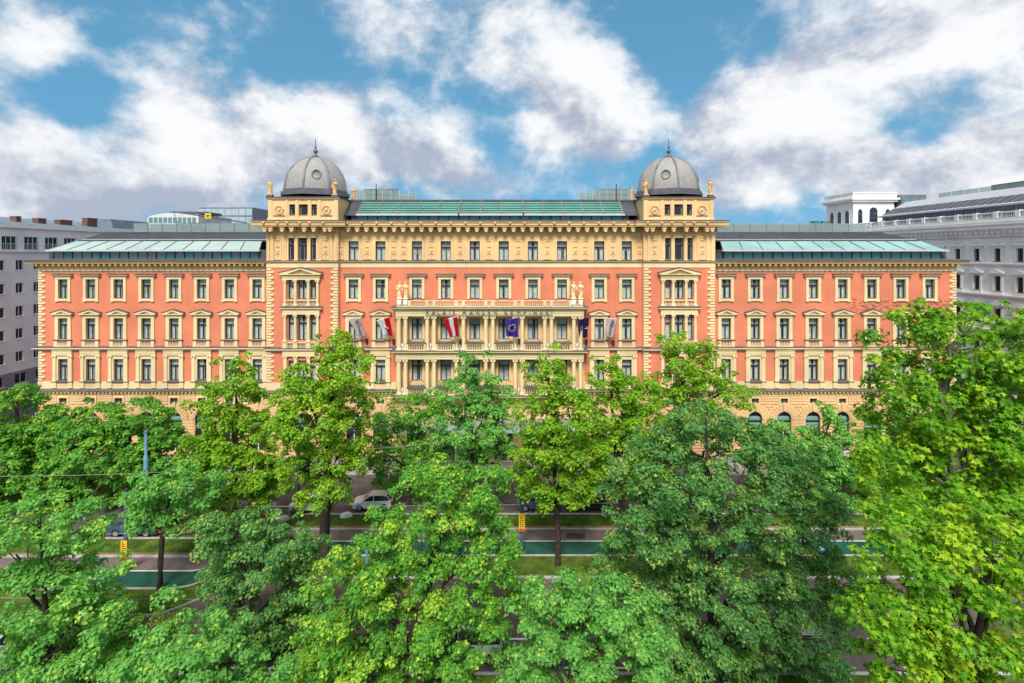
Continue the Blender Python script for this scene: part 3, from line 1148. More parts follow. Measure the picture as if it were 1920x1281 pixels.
    for px in (-45, 44):
        h('medallion', cached('medal', medal), (q(px), ya, Z(394.5)))
        b = MB().box(-11 * U, 11 * U, -.1, 0, Z(405.6), Z(404.6))
        h('medallion_ledge', b.mesh('medallion_ledge', 'lead'), (q(px), ya, 0))
    # dome
    yd = y + .25 + 4.0
    zb = Z(371.0, yd) + .05
    o = empty_dome = None
    def prof(t):
        a = t * math.pi / 2
        return 3.98 * (math.cos(a) ** 1.0), 4.5 * math.sin(a) ** 1.0
    b = MB()
    nseg, nr = 64, 18
    vs = []
    for i in range(nr + 1):
        rr, zz = prof(i / nr * .985)
        for k in range(nseg):
            a = 6.283185 * k / nseg
            oct_ = math.cos(math.pi / 8) / math.cos((a + math.pi / 8) % (math.pi / 4) - math.pi / 8)
            oct_ = math.cos(math.pi / 8) / math.cos(((a) % (math.pi / 4)) - math.pi / 8)
            rad = rr * (.45 + .55 * oct_)
            vs.append((math.sin(a) * rad, -math.cos(a) * rad, zz))
    fs = [(i * nseg + k, i * nseg + (k + 1) % nseg, (i + 1) * nseg + (k + 1) % nseg, (i + 1) * nseg + k) for i in range(nr) for k in range(nseg)]
    b.add(vs, fs, 0, True)
    b.add(vs[-nseg:], [tuple(range(nseg))], 0)
    dome = h('dome', b.mesh('dome', 'slate'), (xc, yd, zb + .75))
    for kq in range(8):
        a = kq * math.pi / 4
        r_ = MB()
        r_.tube([(math.sin(a) * prof(t)[0] * 1.006, -math.cos(a) * prof(t)[0] * 1.006, prof(t)[1]) for t in [i / 14 * .985 for i in range(15)]], [.13] * 12 + [.11, .09, .07], 6)
        put('rib', r_.mesh('rib', 'zinc'), dome)
    for a in ((math.pi / 8, -3 * math.pi / 8, 5 * math.pi / 8) if side < 0 else (-math.pi / 8, 3 * math.pi / 8, -5 * math.pi / 8)):
        rr, zz = prof(.26)
        rr *= .955
        b = MB()
        n = 20
        ring = [(math.cos(6.2832 * i / n) * .52, -.05, math.sin(6.2832 * i / n) * .60) for i in range(n + 1)]
        b.tube(ring, .09, 6, caps=False)
        b.ext([(p[0] * .98, p[2] * .98) for p in ring[:-1]], 'y', -.02, .0, 1)
        w_ = put('round_window', b.mesh('round_window', ['zinc', 'pane']), dome, (math.sin(a) * rr, -math.cos(a) * rr, zz), a)
        w_.rotation_euler = (R(-14), 0, a)
    b = MB()
    b.lathe([(.34, 0), (.5, .12), (.42, .3), (.16, .42), (.12, .62), (.3, .78), (.3, .95), (.12, 1.08), (.09, 1.3), (.17, 1.42), (.07, 1.54), (.05, 2.2), (.015, 2.75)], 12)
    put('finial', b.mesh('finial', 'lead'), dome, (0, 0, 4.42))
    b = MB()
    for (r0, z0, z1) in ((4.5, -.75, -.32), (4.22, -.32, 0.02)):
        poly = [(math.sin(k * math.pi / 4) * r0, -math.cos(k * math.pi / 4) * r0) for k in range(8)]
        b.ext(poly, 'z', z0, z1)
    put('drum', b.mesh('drum', 'lead'), dome)
    return xc, xa, xb, y, dep


TL = tower(567, -1)
TR = tower(1273.5, 1)


# --- middle block
y = YC
mx0, mx1 = TL[2], TR[1]
def qm(px):
    return X(px, YC)
PX0, PX1 = qm(743), qm(1096)
wm = [qm(c) for c in WMID]
side_w = [wm[0], wm[1], wm[8], wm[9]]
port_w = wm[2:8]
W9 = 9.4 * U
holes3 = [(c - W9, c + W9, ROW3[0], ROW3[0] + ROW3[1]) for c in wm]
wall('upper_wall', mx0, mx1, Z(577), Z(501), holes3, y, 'salmon', hotel, rmat='cream')
for (a, b_, cs) in ((mx0, PX0, wm[:2]), (PX1, mx1, wm[8:])):
    hs = [(c - 9 * U, c + 9 * U, z, z + hh) for c in cs for (z, hh) in (ROW1, ROW2)]
    wall('lower_wall', a, b_, Z(731), Z(577), hs, y, 'salmon', hotel, rmat='cream')
    bb = MB().box(a, b_, y - .12, y, Z(730), Z(715.2))
    h('base_band', bb.mesh('base_band', 'cream'))
    course('string_course', a, b_, 651, 656.5, y, .42)
    course('base_cornice', a, b_, 730.2, 733, y, .5)
    dentils(a, b_, y, 733.2, 736.6, 7.0, .3)
    ground_storey(a, b_, y, cs, 'low')
hs = [(c - 10 * U, c + 10 * U, z, z + hh) for c in port_w for (z, hh) in (ROW1, ROW2)]
wall('portico_wall', PX0, PX1, Z(738), Z(577), hs, y, 'ochre', hotel, rmat='cream')
tops = [(c - W9, c + W9, Z(488.5), Z(452.5)) for c in wm]
wall('top_wall', mx0, mx1, Z(489), Z(416.2), tops, y, 'ochre', hotel)
course('string_course', mx0, mx1, 489.5, 492.4, y, .26, 'ochre')
bb = MB().box(mx0, mx1, y - .07, y, Z(501.6), Z(492.5))
h('frieze_band', bb.mesh('frieze_band', 'cream'))
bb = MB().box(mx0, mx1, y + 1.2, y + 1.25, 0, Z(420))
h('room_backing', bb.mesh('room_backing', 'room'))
for i, c in enumerate(wm):
    window(c, ROW3[0], y, 2 * W9, ROW3[1], 'cross', surround_hood('cream', not (2 <= i < 8)))
    window(c, Z(488.5), y, 2 * W9, 36 * U, 'cross')
    bb = MB()
    bb.box(-14 * U, -9.4 * U, -.08, 0, 0, 36 * U).box(9.4 * U, 14 * U, -.08, 0, 0, 36 * U).box(-14 * U, 14 * U, -.08, 0, 36 * U, 41.5 * U)
    h('architrave', cached('toparch', lambda: bb.mesh('architrave', 'ochre')), (c, y, Z(488.5)))
for c in side_w:
    window(c, ROW2[0], y, 18 * U, ROW2[1], 'cross', surround_pediment())
    window(c, ROW1[0], y, 18 * U, ROW1[1], 'cross', surround_pilaster())
for c in port_w:
    for (z, hh) in (ROW1, ROW2):
        window(c, z, y, 20 * U, hh, 'cross')
        def fr():
            q_ = MB()
            q_.box(-14 * U, -10 * U, -.1, 0, 0, 40 * U).box(10 * U, 14 * U, -.1, 0, 0, 40 * U).box(-14 * U, 14 * U, -.1, 0, 40 * U, 44 * U)
            return q_.mesh('architrave', 'ochre')
        h('architrave', cached('portarch', fr), (c, y, z))
panels = [638.5, 688.5, 738.5, 757, 809, 863, 917.3, 971.8, 1026.4, 1078.8, 1097.5, 1149.2, 1199.5]
for i, c in enumerate(panels):
    relief_panel(qm(c), y, 447, 486.5, (11 if i in (2, 3, 9, 10, 0, 12) else 15) * U)
cpx = [656 + 1 + (1184 - 657) * i / 31 for i in range(32)]
top_cornice(mx0 + .02, mx1 - .02, y, [qm(c) for c in cpx], [qm(c) for c in [657 + 27.2 * i for i in range(20)]])

# portico: two colonnades of paired columns, ledges, balcony
PAIRS = [(748, 760.5), (801, 814), (855.5, 869), (911, 924.2), (966, 979), (1021.5, 1034), (1076, 1088.5)]
yp = -1.25
def qp(px):
    return X(px, yp)
def ledge(name, py0, py1, yf, m='cream', ends=.5):
    b = MB()
    za, zb = Z(py1), Z(py0)
    d_ = zb - za
    b.ext([(YC, za), (yf + .35, za), (yf + .3, za + d_ * .4), (yf, za + d_ * .55), (yf, zb), (YC, zb)], 'x', qp(743) - ends, qp(1094) + ends)
    b.ext([(YC, zb), (yf - .06, zb), (yf - .06, zb + .05), (YC, zb + .12)], 'x', qp(743) - ends - .06, qp(1094) + ends + .06, 1)
    return h(name, b.mesh(name, [m, 'lead']))
ledge('balcony_slab', 574, 578.6, -2.0)
ledge('storey_ledge', 653.4, 658.6, -2.0)
ledge('base_cornice', 735, 740, -2.0)
for (p0, p1) in ((578.7, 590.2), (658.7, 669)):
    b = MB()
    zb, za = Z(p0), Z(p1)
    b.box(qp(743), qp(1093.5), yp - .36, YC, za, za + (zb - za) * .42).box(qp(743) - .03, qp(1093.5) + .03, yp - .40, YC, za + (zb - za) * .42, zb)
    h('entablature', b.mesh('entablature', 'cream'))
for (p0, p1) in ((590.2, 653.2), (669, 734.8)):
    for pr in PAIRS:
        for c in pr:
            column(qp(c), yp, Z(p1), Z(p0), 3.9 * U)
    for pr in PAIRS:
        xm = qp((pr[0] + pr[1]) / 2)
        b = MB().box(-.55, .55, -.02, .12, 0, Z(p0) - Z(p1))
        h('pier', b.mesh('pier', 'ochre'), (xm, YC - .12, Z(p1)))
        la = MB()
        la.lathe([(.05, 0), (.09, .06), (.11, .3), (.14, .62), (.1, .68), (.03, .82)], 8)
        h('wall_lantern', cached('lantern', lambda: la.mesh('wall_lantern', 'silver')), (xm, yp, Z(p1) + .03))
    for c in port_w:
        xm = c * (D + yp) / (D + YC)
        def bal():
            b = MB()
            n = 9
            zt = Z(638) - Z(652.6)
            balusters(b, -14.5 * U, 14.5 * U, -.55, .12, zt - .14, n)
            for s in (-1, 1):
                balusters(MB(), 0, 0, 0, 0, 1, 0)
            fr = MB()
            fr.box(-17.5 * U, 17.5 * U, -.66, .5, zt - .14, zt, 1).box(-17 * U, 17 * U, -.64, -.46, 0, .12)
            fr.box(-17 * U, -14.5 * U, -.64, -.46, .12, zt - .14).box(14.5 * U, 17 * U, -.64, -.46, .12, zt - .14)
            fr.box(-17 * U, -15.4 * U, -.46, .5, 0, zt - .14).box(15.4 * U, 17 * U, -.46, .5, 0, zt - .14)
            return b.mesh('balusters', 'cream'), fr.mesh('balconette', ['cream', 'lead'])
        bm, fm = cached('balconette', bal)
        o = h('balconette', fm, (xm, yp + .05, Z(p1 - .4)))
        put('balusters', bm, o, kind='stuff')
# balcony rail of the third floor
yb = -1.75
def qb(px):
    return X(px, yb)
posts = [748.5, 761.5, 768] + [t for pr in PAIRS[1:6] for t in (pr[0], pr[1])] + [1069, 1076.5, 1089.5]
rail = MB().box(qb(744), qb(1093.5), yb - .12, yb + .12, Z(562.6), Z(561))
h('balcony_rail', rail.mesh('balcony_rail', 'cream'))
rail = MB().box(qb(744), qb(1093.5), yb - .12, yb + .12, Z(573.6), Z(571.6))
h('balcony_kerb', rail.mesh('balcony_kerb', 'cream'))
for c in posts:
    b = MB().box(-2.8 * U, 2.8 * U, -.15, .15, Z(571.6), Z(562.6))
    h('balcony_post', cached('bpost', lambda: b.mesh('balcony_post', 'cream')), (qb(c), yb, 0))
edges = sorted(posts)
for a, c in zip(edges[:-1], edges[1:]):
    if c - a > 7:
        bm = balusters(MB(), qb(a + 2.8), qb(c - 2.8), yb, Z(571.6), Z(562.6), max(3, int((c - a - 5.6) / 3.4)))
        h('balusters', bm.mesh('balusters', 'cream'), kind='stuff')

# the name over the upper colonnade, set on a rail
def text_mesh(txt, size, depth, m, width=None):
    cu = bpy.data.curves.new('lettering', 'FONT')
    cu.body = txt
    cu.size = size
    cu.extrude = depth
    cu.align_x = 'LEFT'
    ob = bpy.data.objects.new('lettering', cu)
    COL.objects.link(ob)
    me = bpy.data.meshes.new_from_object(ob.evaluated_get(bpy.context.evaluated_depsgraph_get()))
    bpy.data.objects.remove(ob)
    me.materials.clear()
    me.materials.append(M[m])
    return me


yl = yp - .52
name_px = list(zip('PALAISHANSENKEMPINSKI', (801, 812.8, 822.3, 833, 842.7, 850.7, 870.4, 883.5, 895, 906, 917, 928.8, 949, 959.5, 972.5, 984, 993.6, 1003.2, 1014.8, 1026.5, 1035)))
b = MB().box(X(798, yl), X(1036, yl), yl - .02, yl + .05, Z(589.6, yl) - .04, Z(589.6, yl))
h('letter_rail', b.mesh('letter_rail', 'zinc'))
for ch, px in name_px:
    me = cached(('ch', ch), lambda: text_mesh(ch, .84, .05, 'gold'))
    xs = [v.co.x for v in me.vertices]
    o = h('letter', me, (X(px, yl) - (max(xs) + min(xs)) / 2 * .82, yl, Z(589.4, yl)), scale=(.82, 1, 1))
    o.rotation_euler = (R(90), 0, 0)

# flower boxes on the lower colonnade
M['planter_green'] = mat('planter_leaves', (.09, .20, .04), .7, .4, 6)
for i, c in enumerate(port_w):
    b = MB()
    r2 = random.Random(i)
    for _ in range(70):
        px_, py_, pz_ = r2.uniform(-.95, .95), r2.uniform(-.2, .1), r2.uniform(0, .55) * r2.random()
        a = r2.uniform(0, 6.28)
        s = r2.uniform(.06, .13)
        b.add([(px_, py_, pz_), (px_ + math.cos(a) * s, py_ - s * .5, pz_ + s * .6), (px_ + math.cos(a + .9) * s, py_ - s * .2, pz_ + s * 1.1)], [(0, 1, 2)])
    o = put('balcony_plants', b.mesh('balcony_plants', 'planter_green'), None, (c * (D + yp) / (D + YC), yp - .35, Z(718.2)))
    tag(o, f'trailing green plants on the {["first", "second", "third", "fourth", "fifth", "sixth"][i]} balconette of the lower colonnade from the left', 'plants', 'balcony plants')

# glass canopy over the doors
b = MB()
b.box(qp(738), qp(1100), -5.2, -.4, Z(782), Z(780.2))
can = h('entrance_canopy', b.mesh('entrance_canopy', M['railglass']))
for i in range(9):
    x = qp(738) + (qp(1100) - qp(738)) * i / 8
    b = MB().box(x - .06, x + .06, -5.15, -.45, Z(784), Z(782.05))
    put('canopy_rib', b.mesh('canopy_rib', 'alu'), can)
b = MB().box(qp(737.5), qp(1100.5), -5.3, -5.2, Z(784.5), Z(776))
put('canopy_fascia', b.mesh('canopy_fascia', mat('pale_canopy_glass', (.36, .52, .50), .25, .15, 1)), can)
# street floor of the portico: piers and dark doorways
pts = [qm(743)] + [(port_w[i] + port_w[i + 1]) / 2 for i in range(5)] + [qm(1096)]
holes = [(c - 1.15, c + 1.15, .2, Z(800)) for c in port_w] + [(c - .5, c + .5, Z(757), Z(748)) for c in port_w]
wall('portico_base', qm(743), qm(1096), 0, Z(738), holes, -.9, 'rustic', hotel)
for c in port_w:
    b = MB().box(-1.15, -1.0, .1, .2, 0, Z(800) - .2).box(1.0, 1.15, .1, .2, 0, Z(800) - .2).box(-.05, .05, .1, .2, 0, Z(800) - .2).box(-1.0, 1.0, .1, .2, Z(800) - .5, Z(800) - .2)
    d_ = h('entrance_door', cached('door', lambda: b.mesh('entrance_door', 'frame')), (c, -.9, .2))
    g = MB().box(-1.0, 1.0, .14, .15, 0, Z(800) - .5)
    put('pane', cached('doorpane', lambda: g.mesh('pane', 'pane')), d_)


# --- roofs
def glass_roof(xl0, xl1, xt0, xt1, y0, y1, z0, z1, n, pm, louvre=0, seam=0):
    """row of sloping glass panes between aluminium bars; l = lower edge, t = upper edge"""
    b = MB()
    for (dz, m_) in ((-.06, 0),):
        b.add([(xl0, y0, z0 + dz), (xl1, y0, z0 + dz), (xt1, y1, z1 + dz), (xt0, y1, z1 + dz)], [(0, 1, 2, 3)])
    roof_ = h('glass_roof', b.mesh('glass_roof', 'zinc_dark'))
    def P(s, t, dz=0.0):
        x = (xl0 + (xl1 - xl0) * s) * (1 - t) + (xt0 + (xt1 - xt0) * s) * t
        return (x, y0 + (y1 - y0) * t, z0 + (z1 - z0) * t + dz)
    g = .075 / ((xl1 - xl0) / n)
    for i in range(n):
        a, c = (i + g) / n, (i + 1 - g) / n
        rows = louvre or 1
        for j in range(rows):
            t0, t1 = j / rows + .01, (j + 1) / rows - (.02 if louvre else .01)
            q_ = MB()
            lift = .10 if louvre else 0
            v = [P(a, t0, .06 + lift), P(c, t0, .06 + lift), P(c, t1, .05), P(a, t1, .05), P(a, t0, .02 + lift), P(c, t0, .02 + lift), P(c, t1, .01), P(a, t1, .01)]
            q_.add(v, [(0, 1, 2, 3), (4, 5, 1, 0), (5, 6, 2, 1), (6, 7, 3, 2), (7, 4, 0, 3)])
            put('louvre_pane' if louvre else 'roof_pane', q_.mesh('roof_pane', pm), roof_)
    for i in range(n + 1):
        q_ = MB()
        q_.tube([P(i / n, 0, .13 if louvre else .09), P(i / n, 1, .13 if louvre else .09)], .13 if louvre else .06, 4, smooth=False)
        put('glazing_bar', q_.mesh('glazing_bar', 'zinc'), roof_)
    e = MB().box(xl0 - .15, xl1 + .15, y0 - .28, y0 + .02, z0 - .14, z0 + .08)
    put('eaves_beam', e.mesh('eaves_beam', 'alu'), roof_)
    return roof_


def strip_windows(x0, x1, y0, z0, z1, n, label='clerestory'):
    b = MB().box(x0 - .8, x1 + .8, y0 + .12, y0 + .2, z0 - .1, z1 + .1)
    st = h('clerestory', b.mesh('clerestory', 'zinc_dark'))
    for i in range(n):
        a, c = x0 + (x1 - x0) * (i + .06) / n, x0 + (x1 - x0) * (i + .94) / n
        t = MB().box(a, c, y0 + .02, y0 + .06, z0, z1)
        r_ = rnd.random()
        put('pane', t.mesh('pane', 'stripglass' if r_ < .55 else 'teal'), st)
        if r_ > .7 or i % 3 == 1:
            q_ = MB()
            e = .06
            q_.box(a, a + e, y0 - .02, y0 + .015, z0, z1).box(c - e, c, y0 - .02, y0 + .015, z0, z1).box(a + e, c - e, y0 - .02, y0 + .015, z0, z0 + e).box(a + e, c - e, y0 - .02, y0 + .015, z1 - e, z1)
            put('sash_frame', q_.mesh('sash_frame', 'zinc'), st)
    return st


# middle roof
ym0 = 1.6
def zr(py, yy):
    return Z(py, yy)
strip_windows(X(670, ym0), X(1166, ym0), ym0, zr(413.5, ym0), zr(405, ym0), 26)
zl, zu = zr(402.5, ym0 - .3), zr(379.5, ym0 + 2.2)
glass_roof(X(672, ym0), X(860, ym0), X(672, ym0), X(860, ym0), ym0 - .3, ym0 + 2.2, zl, zu, 5, 'greenpane', 7)
glass_roof(X(862, ym0), X(980, ym0), X(862, ym0), X(980, ym0), ym0 - .3, ym0 + 2.2, zl, zu, 3, 'greenpane', 7)
glass_roof(X(982, ym0), X(1168, ym0), X(982, ym0), X(1168, ym0), ym0 - .3, ym0 + 2.2, zl, zu, 5, 'greenpane', 7)
b = MB()
b.add([(mx0, ym0 - .3, zl - .12), (mx1, ym0 - .3, zl - .12), (mx1, ym0 + 2.2, zu - .12), (mx0, ym0 + 2.2, zu - .12)], [(0, 1, 2, 3)])
b.box(mx0, mx1, ym0 + 2.2, ym0 + 9, zu - .35, zu + .12)
b.box(mx0, mx1, ym0 + 2.16, ym0 + 2.4, zu + .12, zu + .34)
for sx in (-1, 1):
    for i in range(7):
        x = (mx0 + .25 + i * .32) if sx < 0 else (mx1 - .25 - i * .32)
        b.tube([(x, ym0 - .3, zl - .10), (x, ym0 + 2.2, zu - .10)], .035, 4, smooth=False)
b.box(mx0, mx1, -.3, ym0, Z(414.4), Z(413.6))
b.box(mx0, mx1, 9.8, 10.2, 0, zu - .36)
h('middle_roof', b.mesh('middle_roof', 'zinc_dark'))

# wing roofs
def wing_roof(px0, px1, hip_px, side, pm):
    ys = 1.7
    xa, xb = X(px0, ys), X(px1, ys)
    strip_windows(xa + .3, xb - .3, ys, Z(485, ys), Z(472, ys), 22)
    z0, z1 = Z(469.5, ys - .5), Z(453, ys + 2.6)
    ty = ys + 2.6
    if side < 0:
        xt0, xt1 = X(hip_px, ty), X(px1 + 4, ty) - 0.2
    else:
        xt0, xt1 = X(px0 - 4, ty) + .2, X(hip_px, ty)
    glass_roof(xa, xb, xt0, xt1, ys - .5, ty, z0, z1, 11, pm)
    b = MB()
    zt = Z(437, 11)
    x0, x1 = (X(500), xt0) if side < 0 else (X(1340), xt1)
    inner = X(502) if side < 0 else X(1339)
    far = X(195, 11) if side < 0 else X(1655, 11)
    lo, hi = sorted((inner, far))
    lo0, hi0 = sorted((inner, xt0 if side < 0 else xt1))
    b.add([(lo0, ty, z1 + .02), (hi0, ty, z1 + .02), (hi, 11, zt), (lo, 11, zt)], [(0, 1, 2, 3)])
    end_l, end_t, end_f = (xa, xt0, far) if side < 0 else (xb, xt1, far)
    b.add([(end_l, ys - .5, z0 - .05), (end_t, ty, z1), (end_f, 11, zt), (end_f, 16, zt), (end_l, 16, z0 - .05)], [(0, 1, 2, 3, 4)])
    b.add([(min(lo, hi), 11, zt), (max(lo, hi), 11, zt), (max(lo, hi), 20, zt + .02), (min(lo, hi), 20, zt + .02)], [(0, 1, 2, 3)])
    n = 46
    for i in range(n):
        s = (i + .5) / n
        b.tube([(lo0 + (hi0 - lo0) * s, ty, z1 + .05), (lo + (hi - lo) * s, 11, zt + .03)], .05, 4, smooth=False)
    b.tube([(lo, 11, zt + .05), (hi, 11, zt + .05)], .12, 6)
    b.tube([(lo0, ty + .9, z1 + (zt - z1) * .12 + .12), (hi0, ty + .9, z1 + (zt - z1) * .12 + .12)], .05, 6, 1)
    # gutter deck between cornice and glass
    g0, g1 = sorted((X(72) if side < 0 else X(1793), inner))
    b.box(g0, g1, .02, ys + .3, Z(486.8, ys) - .2, Z(486.8, ys))
    if side < 0:
        b.box(xb - .02, X(502), ys - .3, ty, Z(486, ys), z0 + .1)
    else:
        b.box(X(1339), xa + .02, ys - .3, ty, Z(486, ys), z0 + .1)
    h('wing_roof', b.mesh('wing_roof', ['zinc_dark', 'alu']))
    # glass screen of the roof terrace
    ax, bx = (X(250, 11.4), X(494, 11.4)) if side < 0 else (X(1345, 11.4), X(1622, 11.4))
    n = 9
    for i in range(n):
        a, c = ax + (bx - ax) * i / n, ax + (bx - ax) * (i + 1) / n
        q_ = MB().box(a + .03, c - .03, 11.4, 11.43, zt + .05, Z(419, 11.4))
        o = h('terrace_pane', q_.mesh('terrace_pane', 'railglass'))
        p_ = MB().box(a - .03, a + .03, 11.36, 11.46, zt, Z(418.5, 11.4))
        put('post', p_.mesh('post', 'zinc'), o)
    q_ = MB().box(min(ax, bx), max(ax, bx), 15, 15.5, zt, Z(421, 15))
    h('terrace_wall', q_.mesh('terrace_wall', M['zinc']))


wing_roof(97, 490, 142, -1, 'mintpane')
wing_roof(1352, 1768, 1728, 1, 'aquapane')
# rear of the block
b = MB().box(X(75), X(1790), 19.5, 20, 0, Z(437, 11))
h('rear_wall', b.mesh('rear_wall', 'cream'))

# ------------------------------------------------------------------ statues, flags
def statue(x, y, z, ht, mt, lean, label, group, back=False, arm=0):
    """draped standing figure of stone: robe, shoulders, head, one arm raised or across the chest"""
    b = MB()
    k = ht / 1.9
    rob = [(.24, 0), (.27, .04), (.25, .3), (.23, .6), (.21, .85), (.23, 1.0), (.20, 1.12), (.24, 1.35), (.25, 1.48), (.17, 1.58), (.075, 1.62), (.07, 1.68)]
    n = 14
    vs = []
    for (r_, zz) in rob:
        for q in range(n):
            a = 6.2832 * q / n
            w = 1 + .07 * math.sin(a * 5 + zz * 2) * (1 if zz < 1.1 else 0)
            sway = lean * .07 * math.sin(zz * 2.2)
            vs.append((math.cos(a) * r_ * w * k * (1.08 if zz > 1.2 else 1) + sway, math.sin(a) * r_ * .72 * w * k, zz * k))
    b.add(vs, [(i * n + q, i * n + (q + 1) % n, (i + 1) * n + (q + 1) % n, (i + 1) * n + q) for i in range(len(rob) - 1) for q in range(n)], 0, True)
    b.add(vs[:n], [tuple(range(n - 1, -1, -1))])
    b.add(vs[-n:], [tuple(range(n))])
    sw = lean * .07 * math.sin(1.78 * 2.2)
    b.ball((sw, -.02 * k, 1.79 * k), .125 * k, 0, 8, .88, .95, 1.2)
    b.ball((sw, .03 * k, 1.83 * k), .125 * k, 0, 8, .95, .9, 1.0)
    b.ball((sw, -.13 * k, 1.78 * k), .028 * k, 0, 4)
    sh = 1.48 * k
    poses = [[((-.25, 0), (-.36, -.06, 1.18), (-.2, -.24, 1.02)), ((.25, 0), (.38, .02, 1.16), (.34, -.12, .88))],
             [((-.25, 0), (-.38, .0, 1.2), (-.36, -.1, .9)), ((.25, 0), (.34, -.14, 1.25), (.06, -.24, 1.3))],
             [((-.25, 0), (-.42, -.1, 1.5), (-.40, -.14, 1.86)), ((.25, 0), (.36, .0, 1.16), (.2, -.2, .98))]][arm % 3]
    for (s, e, w) in poses:
        b.tube([(s[0] * k, s[1], sh), (e[0] * k, e[1] * k, e[2] * k), (w[0] * k, w[1] * k, w[2] * k)], [.085 * k, .07 * k, .05 * k], 8)
        b.ball((w[0] * k, w[1] * k, w[2] * k), .065 * k, 0, 6)
    b.tube([(.2 * k, -.16 * k, .95 * k), (.05 * k, -.2 * k, 1.15 * k), (-.22 * k, -.14 * k, 1.42 * k)], [.05 * k, .06 * k, .05 * k], 6)
    b.box(-.33 * k, .33 * k, -.26 * k, .26 * k, -.10, .02)
    o = put('statue', b.mesh('statue', mt), None, (x, y, z), math.pi if back else 0)
    r_ = o.modifiers.new('one_surface', 'REMESH')
    r_.mode = 'VOXEL'
    r_.voxel_size = .045
    r_.use_smooth_shade = True
    tag(o, label, 'statue', group)
    return o


zb_ = Z(561, yb)
balc = [(749, 0, 'outer left'), (760.5, 1, 'inner left'), (1075.5, 2, 'inner right'), (1088.5, 1, 'outer right')]
for i, (px, arm, wd) in enumerate(balc):
    st = statue(X(px, yb), yb, zb_ + .1, 1.98, 'statue_pale', 1 if i % 2 else -1, f'draped cream stone statue on the {wd} post of the long balcony rail', 'balcony statues', arm=arm)
    p = MB().box(-.24, .24, -.05, .0, -.72, -.12)
    put('inscription_plate', p.mesh('inscription_plate', 'white'), st, (0, -.16, -.02))
for i, (px, yy, py, T, wd) in enumerate([(506.5, YT + .55, 369.5, 0, 'front outer corner of the left dome tower'), (628, YT + .55, 369.5, 0, 'front inner corner of the left dome tower'),
                                         (664.3, YT + 8.0, 373.5, 0, 'rear inner corner of the left dome tower'), (1211.5, YT + .55, 369.5, 1, 'front inner corner of the right dome tower'),
                                         (1185, YT + 8.0, 373.5, 1, 'rear inner corner of the right dome tower'), (1332.5, YT + .55, 369.5, 1, 'front outer corner of the right dome tower')]):
    zt = Z(370.2) + .12
    st = statue(X(px, yy), yy, zt + .22, 1.85, 'statue', (-1) ** i, f'ochre stone statue standing on the {wd}', 'roof statues', back=yy > 5, arm=i)
    p = MB().box(-.34, .34, -.30, .30, -.34, -.10)
    put('pedestal', p.mesh('pedestal', 'lead'), st)


def flag_mat(name, fn):
    m = mat(name, (.8, .8, .8), .85, spec=.15)
    k = NT(m.node_tree)
    uv = k.n('ShaderNodeTexCoord').outputs['UV']
    s = k.n('ShaderNodeSeparateXYZ')
    k.put(s.inputs[0], uv)
    k.put(m.node_tree.nodes['Principled BSDF'].inputs['Base Color'], fn(k, s.outputs[0], s.outputs[1]))
    return m


RED, WHT = (.66, .010, .018, 1), (.78, .77, .80, 1)
fm_at = flag_mat('flag_red_white_red', lambda k, u, v: k.mix(k.m('COMPARE', u, .5, .165), RED, WHT))
fm_vi = flag_mat('flag_white_red', lambda k, u, v: k.mix(k.m('GREATER_THAN', u, .56), WHT, RED))
fm_eu = mat('flag_blue', (.055, .035, .33), .85, .2, 2)
fm_pu = mat('flag_purple', (.035, .010, .075), .85, .25, 2)
fm_be = mat('flag_beige', (.70, .58, .55), .85, .12, 2)
M['mark_white'] = mat('flag_print_white', (.80, .78, .80), .85)
M['mark_yellow'] = mat('flag_print_yellow', (.75, .62, .10), .85)
M['mark_grey'] = mat('flag_print_grey', (.16, .12, .13), .85)
M['mark_red'] = mat('flag_print_red', (.66, .010, .018), .85)


